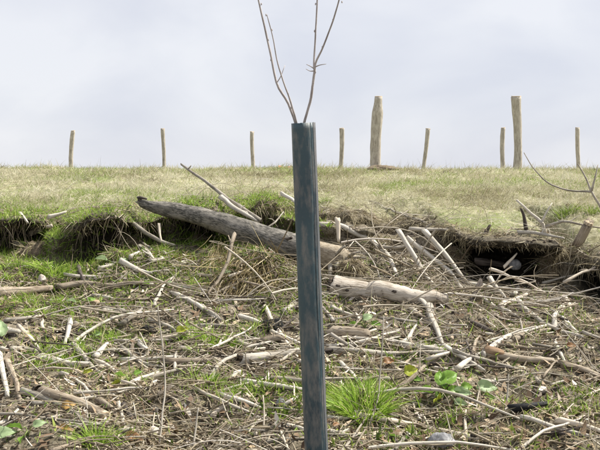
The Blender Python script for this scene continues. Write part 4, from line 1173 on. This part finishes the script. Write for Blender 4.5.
# ---------------------------------------------------------------- more loose sticks: about 230 of those that show largest, each on the soil
ORI = ('lying level', 'slanting up rightward', 'slanting down rightward', 'pointing forward')
seen_labels = {}
k = made = 0
while made < 190 and k < 900:
    k += 1
    py = 250 + 205 * (rng.random() ** .85); px = rng.uniform(-12, 612)
    if k % 2: py = rng.normal(325, 35); py = min(max(py, 262), 450)
    p = hit(px, py)
    if p[1] > 6.3 or (462 < px < 545 and 238 < py < 290) or (328 < px < 450 and 272 < py < 312) or (px > 560 and 262 < py < 320): continue
    L = .14 + .6 * rng.random() ** 1.5; r = (.003 + .0085 * rng.random() ** 1.4) * (1 if py < 390 else .75)
    a = rng.normal(0, .4) if rng.random() < .75 else rng.uniform(0, math.pi)
    dvec = np.array([math.cos(a), math.sin(a), 0])
    e0, e1 = p - dvec * L / 2, p + dvec * L / 2
    e0[2] = floor_z(e0[0], e0[1], p[2] + .12); e1[2] = floor_z(e1[0], e1[1], p[2] + .12)
    mid = (e0 + e1) / 2 + rng.normal(size=3) * L * .045
    P = catmull([e0, mid, e1], 9)
    need = np.array([floor_z(q[0], q[1], q[2] + .1) - q[2] for q in P])
    P[:, 2] += np.clip(np.percentile(need, 75), -.02, .05) + r * .8
    tone = rng.choice(['pale', 'pale', 'grey', 'grey', 'tan', 'brown', 'dark'])
    ang = math.degrees(math.atan2(-(e1[2] / e1[1] - e0[2] / e0[1]) * -1, e1[0] / e1[1] - e0[0] / e0[1])) % 180
    ori = ORI[0] if ang < 12 or ang > 168 else ORI[1] if ang < 65 else ORI[3] if ang < 115 else ORI[2]
    ph, lx, ly = min(LAND, key=lambda q: (q[1] - px) ** 2 + ((q[2] - py) * 1.6) ** 2)
    side = ('right of' if px > lx else 'left of') if abs(px - lx) > abs(py - ly) else ('in front of' if py > ly else 'behind')
    size = 'short' if L < .2 else 'long' if L > .36 else 'medium'
    lab = f"{size} {tone} twig {ori} {side} {ph}"
    if lab in seen_labels: continue
    seen_labels[lab] = 1; made += 1
    o = tube_obj('twig', P, r * np.linspace(1.15, .5, 9), str(tone), sides=6, seed=200 + k, kink=.9)
    tag(o, lab, 'twig', 'loose thin twigs on the cleared ground')

# ================================================================ STUFF: what nobody could count
near_w = ((qsec == 0) & in_view) * 1.0


def stuff(name, V, F, rnd, mat, label, smooth=False):
    return tag(obj(name, mesh_np(name, V, F, {'rnd': rnd}, smooth, M[mat])), label, None, None, 'stuff')


cx, cy, cz = qctr[..., 0], qctr[..., 1], qctr[..., 2]
persp = 1 / np.clip(cy, 2.5, None) ** 1.2
clump = np.clip(.4 + 1.9 * fbm(cx * 3.2, cy * 3.2, seed=71, octs=3), .06, None)
bankzone = ((qsec == 2) & (qfield < .75) & in_view) * 1.0
facezone = ((qsec == 1) & in_view) * (1 - .75 * qpeat_shade)

# straw and dead stems
n = 30000
P, N = scatter(n, (near_w * 1.0 + bankzone * np.where(cx < .2, .35, 1.2) + facezone * .15) * clump * persp)
D = lie_dirs(N, -.08, .26, n)
flat = rng.random(n) < .5
D[flat] = unit(D[flat] * np.array([1.6, .7, .8]))
L = .02 + .10 * rng.random(n) ** 1.8; W = rng.uniform(.002, .0055, n)
bend = rng.normal(size=(n, 3)) * .22 + np.array([0, 0, -.08])
Wd = unit(np.cross(D, N + rng.normal(size=(n, 3)) * .6))
V, F, per = ribbons(P + N * .006, D, Wd, bend, L, W, 2, 3, .9)
stuff('straw_litter', V, F, np.repeat(np.clip(rng.beta(2, 2.2, n), 0, 1), per), 'straw', 'dead straw and dry stems littering the cleared slope')

# thin twigs too many to count
n = 8500
P, N = scatter(n, (near_w * 1.0 + bankzone * .6 + facezone * .1) * np.clip(.4 + 1.5 * fbm(cx * 2.2, cy * 2.6, seed=77, octs=3), .08, None) * persp)
D = lie_dirs(N, -.03, .32, n)
flat = rng.random(n) < .55
D[flat] = unit(D[flat] * np.array([1.9, .6, .7]))
L = .03 + .15 * rng.random(n) ** 1.5; rad = .0012 + .0042 * rng.random(n) ** 1.7
V, F, per = fibres(P + N * (rad[:, None] + .006 + rng.uniform(0, .014, (n, 1))), D, rng.normal(size=(n, 3)) * .18, L, rad, 2, 4)
stuff('twig_litter', V, F, np.repeat(np.clip(rng.beta(1.8, 1.8, n), 0, 1), per), 'twigs', 'small broken twigs scattered all over the cleared slope', True)

# bowed thin stems of bramble and dead bracken in the brash and on the right-hand bank
n = 900
wgt = (near_w + bankzone * 2.5 + facezone * .5) * (.3 + 1.6 * np.exp(-((cx - 1.5) / .8) ** 2 - ((cy - 5.2) / .7) ** 2) + 1.0 * np.exp(-((cx - .3) / 1.0) ** 2 - ((cy - 5.5) / .5) ** 2)) * persp
mouth = np.exp(-((cx - 1.24) / .28) ** 2 - ((cy - 5.35) / .3) ** 2) + .85 * np.exp(-((cx - .48) / .34) ** 2 - ((cy - 4.9) / .2) ** 2) + np.exp(-((cx - 1.68) / .2) ** 2 - ((cy - 5.05) / .3) ** 2)
P, N = scatter(n, wgt * np.clip(1 - 1.2 * mouth, .02, 1))
D = lie_dirs(N, -.1, .45, n); L = rng.uniform(.15, .5, n); rad = rng.uniform(.0012, .0028, n)
V, F, per = fibres(P + N * rng.uniform(.01, .06, (n, 1)), D, rng.normal(size=(n, 3)) * .35 + np.array([0, 0, -.3]), L, rad, 6, 3)
stuff('bramble_stems', V, F, np.repeat(np.clip(rng.beta(2, 1.6, n), 0, 1), per), 'twigs', 'bowed thin dead bramble stems tangled over the brash', True)

# brash heap of long thin branches right of the tube, against the bank
n = 150
wgt = near_w * (np.exp(-((cx - 1.0) / .75) ** 2 - ((cy - 5.1) / .35) ** 2) + .7 * np.exp(-((cx - .45) / .35) ** 2 - ((cy - 5.6) / .3) ** 2) + .2 * np.exp(-((cx + .7) / .6) ** 2 - ((cy - 4.6) / .4) ** 2)) \
    + bankzone * .04 * (cx > .15)
mouth = np.exp(-((cx - 1.24) / .28) ** 2 - ((cy - 5.35) / .28) ** 2) + .85 * np.exp(-((cx - .48) / .34) ** 2 - ((cy - 4.9) / .2) ** 2) + np.exp(-((cx - 1.68) / .2) ** 2 - ((cy - 5.05) / .28) ** 2)
P, N = scatter(n, wgt * np.clip(1 - 1.2 * mouth, .02, 1))
D = unit(np.stack([rng.normal(.2, 1, n), rng.normal(0, .4, n), rng.normal(-.08, .13, n)], -1)); L = rng.uniform(.2, .65, n); rad = .0018 + .0055 * rng.random(n) ** 1.6
V, F, per = fibres(P + np.array([0, 0, 1.]) * (rng.uniform(.005, .10, (n, 1)) + np.abs(D[:, 2:]) * L[:, None] * .3), D, rng.normal(size=(n, 3)) * .22 + np.array([0, 0, -.1]), L, rad, 6, 5, .4)
stuff('brash_branches', V, F, np.repeat(np.clip(rng.beta(2, 1.3, n), 0, 1), per), 'twigs', 'heap of long thin dead branches against the bank', True)

# grass sprouting in patches on the ledges
E = [(50, 268, 40, .16), (8, 274, 22, .14), (45, 311, 40, .13), (140, 266, 30, .12), (204, 262, 40, .14), (215, 340, 45, .12), (200, 384, 36, .10), (60, 355, 40, .12), (130, 380, 20, .1), (455, 428, 26, .08), (360, 402, 40, .1), (90, 340, 40, .1), (330, 262, 20, .1), (250, 400, 40, .08)]
wgt = 0
for ex, ey, ew, ed in E:
    Y0 = foot_Y(ey); X0 = (ex - 300) / FPX * Y0; rw = ew * Y0 / FPX * .75
    wgt = wgt + near_w * np.exp(-((cx - X0) / rw) ** 2 - ((cy - Y0) / ed) ** 2)
wgt = wgt * np.clip(.3 + 1.6 * fbm(cx * 9, cy * 9, seed=97, octs=2), .03, None) + .016 * near_w + .25 * ((qsec == 1) & in_view) * (cx < .1) * (qpeat_shade < .85) + .12 * bankzone * (cx < 0)
n = 24000
P, N = scatter(n, wgt)
g = rng.normal(size=(n, 3)); g[:, 2] = np.abs(g[:, 2]) + .7
D = unit(g); L = rng.uniform(.02, .075, n); W = rng.uniform(.003, .006, n)
V, F, per = ribbons(P, D, unit(np.cross(D, rng.normal(size=(n, 3)))), rng.normal(size=(n, 3)) * .35 + np.array([0, 0, -.15]), L, W, 2, 2, .8)
stuff('sprouting_grass', V, F, np.repeat(np.clip(rng.normal(.5, .28, n), 0, 1), per), 'freshgrass', 'fresh green grass sprouting in patches on the ledges')

# chips, bark flakes and leaf crumbs
n = 24000
P, N = scatter(n, (near_w + bankzone * .4) * np.clip(clump, .4, 1.2) * persp)
D = lie_dirs(N, -.1, .35, n); L = .008 + .042 * rng.random(n) ** 2; W = L * rng.uniform(.2, .6, n)
Wd = unit(np.cross(D, N + rng.normal(size=(n, 3)) * .35))
V, F, per = ribbons(P + N * .008, D, Wd, rng.normal(size=(n, 3)) * .3, L, W, 2, 5, .7)
stuff('wood_chips', V, F, np.repeat(np.clip(rng.beta(1.6, 1.5, n), 0, 1), per), 'chips', 'wood chips, bark flakes and leaf crumbs on the soil')

# soil crumbs
ico_v = []
ph_ = (1 + 5 ** .5) / 2
for a, b in ((1, ph_), (-1, ph_), (1, -ph_), (-1, -ph_)): ico_v += [(0, a, b), (a, b, 0), (b, 0, a)]
ico_v = unit(np.array(ico_v, float))
ico_f = [(i, j, k) for i in range(12) for j in range(i + 1, 12) for k in range(j + 1, 12)
         if all(np.linalg.norm(ico_v[a] - ico_v[b]) < 1.1 for a, b in ((i, j), (j, k), (i, k)))]
ico_f = np.array([f if np.dot(np.cross(ico_v[f[1]] - ico_v[f[0]], ico_v[f[2]] - ico_v[f[0]]), ico_v[f[0]]) > 0 else f[::-1] for f in ico_f])
n = 13000
P, N = scatter(n, (near_w + facezone * 1.5 + bankzone * .3) * np.clip(1.1 - clump * .6, .2, None) * persp)
r = .003 + .011 * rng.random(n) ** 3
sc_ = r[:, None] * rng.uniform(.45, 1.4, (n, 3))
V = (P[:, None] + ico_v[None] * sc_[:, None] * rng.uniform(.5, 1.3, (n, 12, 1)) + N[:, None] * (r * .3)[:, None, None]).reshape(-1, 3)
F = (np.arange(n)[:, None, None] * 12 + ico_f[None]).reshape(-1, 3)
stuff('soil_crumbs', V, F, np.repeat(rng.random(n), 12), 'clods', 'crumbled dark soil on the slope and the bank face')

# low weeds and moss on the ledges
n = 26000
mossw = (near_w * (np.exp(-((cx + 1.2) / .9) ** 2 - ((cy - 5.7) / .45) ** 2) * 2.2 + np.clip(fbm(cx * 1.9 + 3, cy * 2.4, seed=91, octs=3) - .12, 0, None) * 1.5 + .05)
         + facezone * .5 * (cx < .2) + bankzone * (cx < 0) * .4)
P, N = scatter(n, mossw * persp)
D = unit(N * .7 + rng.normal(size=(n, 3)) * .6); L = rng.uniform(.012, .04, n)
V, F, per = ribbons(P, D, unit(np.cross(D, rng.normal(size=(n, 3)))), rng.normal(size=(n, 3)) * .35, L, L * rng.uniform(.22, .5, n), 2, 2.5, .5)
stuff('ground_weeds', V, F, np.repeat(rng.random(n), per), 'weeds', 'low green weeds and moss on the ledges of the slope')
n = 2200
Y0 = foot_Y(266); X0 = (202 - 300) / FPX * Y0
mw = near_w * np.exp(-((cx - X0) / .16) ** 2 - ((cy - Y0) / .16) ** 2) + near_w * .5 * np.exp(-((cx + 1.15) / .12) ** 2 - ((cy - 6.0) / .12) ** 2)
P, N = scatter(n, mw)
D = unit(N * .8 + rng.normal(size=(n, 3)) * .5); L = rng.uniform(.01, .035, n)
V, F, per = ribbons(P, D, unit(np.cross(D, rng.normal(size=(n, 3)))), rng.normal(size=(n, 3)) * .3, L, L * .3, 2, 2.5, .6)
stuff('ochre_moss', V, F, np.repeat(rng.random(n), per), 'ochre', 'ochre moss patch on the ledge below the fallen log')

# fine roots that hang in the hollows
n = 350
rw = np.zeros_like(qarea); rw[iB[-16]:iB[-6]] = 1
P, N = scatter(n, rw * in_view * (cx < .9) * np.clip(np.interp(cx, XS, hol), 0, .8))
D = unit(np.stack([rng.normal(0, .35, n), rng.normal(-.3, .3, n), np.full(n, -1.0)], -1)); L = rng.uniform(.05, .2, n)
V, F, per = fibres(P + D * L[:, None] * .5, D, rng.normal(size=(n, 3)) * .3, L, rng.uniform(.001, .0025, n), 4, 3, .3)
stuff('hanging_roots', V, F, np.repeat(rng.random(n) * .7, per), 'twigs', 'fine roots hanging in the hollows of the bank')

# pasture: bleached grass in tussocks, greener patches, straw hanging over the bank
fieldw = ((qsec == 2) & in_view & (cy < 26)) * np.clip(qfield * 1.5 + .2, 0, 1)
fp = 1 / np.clip(cy, 5, None) ** 1.6
tus = np.clip(.45 + 1.4 * fbm(cx * 2.6, cy * 1.3, seed=51, octs=3), .22, None)
n = 165000
P, N = scatter(n, fieldw * fp * tus)
g = rng.normal(size=(n, 3)); g[:, 2] = np.abs(g[:, 2]) * .75 + .25
D = unit(g + np.array([.25, -.1, 0])); L = rng.uniform(.035, .13, n) * (.75 + P[:, 1] / 24); W = rng.uniform(.0022, .0042, n) * np.clip(P[:, 1] / 7, 1, 3)
bend = rng.normal(size=(n, 3)) * .4 + np.array([.1, -.1, -.45])
V, F, per = ribbons(P, D, unit(np.cross(D, rng.normal(size=(n, 3)))), bend, L, W, 2, 2, .8)
tone_ = np.clip(.5 + .35 * fbm(P[:, 0] * 1.4, P[:, 1] * .8, seed=55, octs=3) + rng.normal(0, .2, n), 0, 1)
stuff('dry_grass', V, F, np.repeat(tone_, per), 'drygrass', 'bleached dry pasture grass covering the rise')
nt, nb = 420, 46
P, N = scatter(nt, fieldw * fp * np.clip(tus, .1, 2))
sz = rng.uniform(.5, 1.3, nt)
P = np.repeat(P, nb, 0) + rng.normal(size=(nt * nb, 3)) * np.array([.05, .05, 0]) * np.repeat(sz, nb)[:, None]
s2 = np.repeat(sz, nb); n = nt * nb
D = unit(rng.normal(size=(n, 3)) * np.array([.8, .8, .3]) + np.array([.15, -.1, .8])); L = rng.uniform(.07, .17, n) * s2; W = rng.uniform(.0025, .0045, n) * np.clip(P[:, 1] / 7, 1, 3)
V, F, per = ribbons(P, D, unit(np.cross(D, rng.normal(size=(n, 3)))), rng.normal(size=(n, 3)) * .35 + np.array([.1, -.1, -.75]), L, W, 3, 2, .8)
stuff('grass_tussocks', V, F, np.repeat(np.clip(np.repeat(rng.normal(.42, .25, nt), nb) + rng.normal(0, .15, n), 0, 1), per), 'drygrass', 'straw-coloured grass tussocks dotted over the pasture')
n = 34000
grn = np.clip(fbm(cx * .9 + 7, cy * .55, seed=61, octs=4) - .05, 0, None) + .30 * np.exp(-((cx + 1.6) / .5) ** 2 - ((cy - 8.6) / 1.0) ** 2) + .07
P, N = scatter(n, fieldw * fp * grn)
g = rng.normal(size=(n, 3)); g[:, 2] = np.abs(g[:, 2]) + .6
D = unit(g); L = rng.uniform(.03, .09, n) * (.75 + P[:, 1] / 24); W = rng.uniform(.0025, .0045, n) * np.clip(P[:, 1] / 7, 1, 3)
V, F, per = ribbons(P, D, unit(np.cross(D, rng.normal(size=(n, 3)))), rng.normal(size=(n, 3)) * .3 + np.array([0, 0, -.2]), L, W, 2, 2, .8)
stuff('green_grass', V, F, np.repeat(np.clip(rng.normal(.6, .25, n), 0, 1), per), 'greengrass', 'greener grass in patches on the pasture')
n = 7500
lipw = np.zeros_like(qarea); lipw[iB[-12]:iB[-1] + 14] = 1
P, N = scatter(n, lipw * in_view * np.clip(1.0 - np.interp(cx, XS, hol) * 1.6, .35, 1) * np.where(cx < -.1, 1.0, 1.8))
D = unit(np.stack([rng.normal(0, .55, n), rng.normal(-.55, .35, n), rng.normal(-.05, .45, n)], -1)); L = rng.uniform(.03, .12, n) * np.clip(1.1 - 1.3 * np.interp(P[:, 0], XS, hol), .3, 1); W = rng.uniform(.002, .0042, n)
V, F, per = ribbons(P, D, unit(np.cross(D, rng.normal(size=(n, 3)))), np.stack([rng.normal(0, .3, n), rng.normal(-.1, .2, n), rng.uniform(-.9, -.1, n)], -1), L, W, 3, 2, .8)
stuff('overhanging_grass', V, F, np.repeat(np.clip(rng.normal(.42, .26, n), 0, 1), per), 'straw', 'dead grass and roots hanging over the edge of the bank')
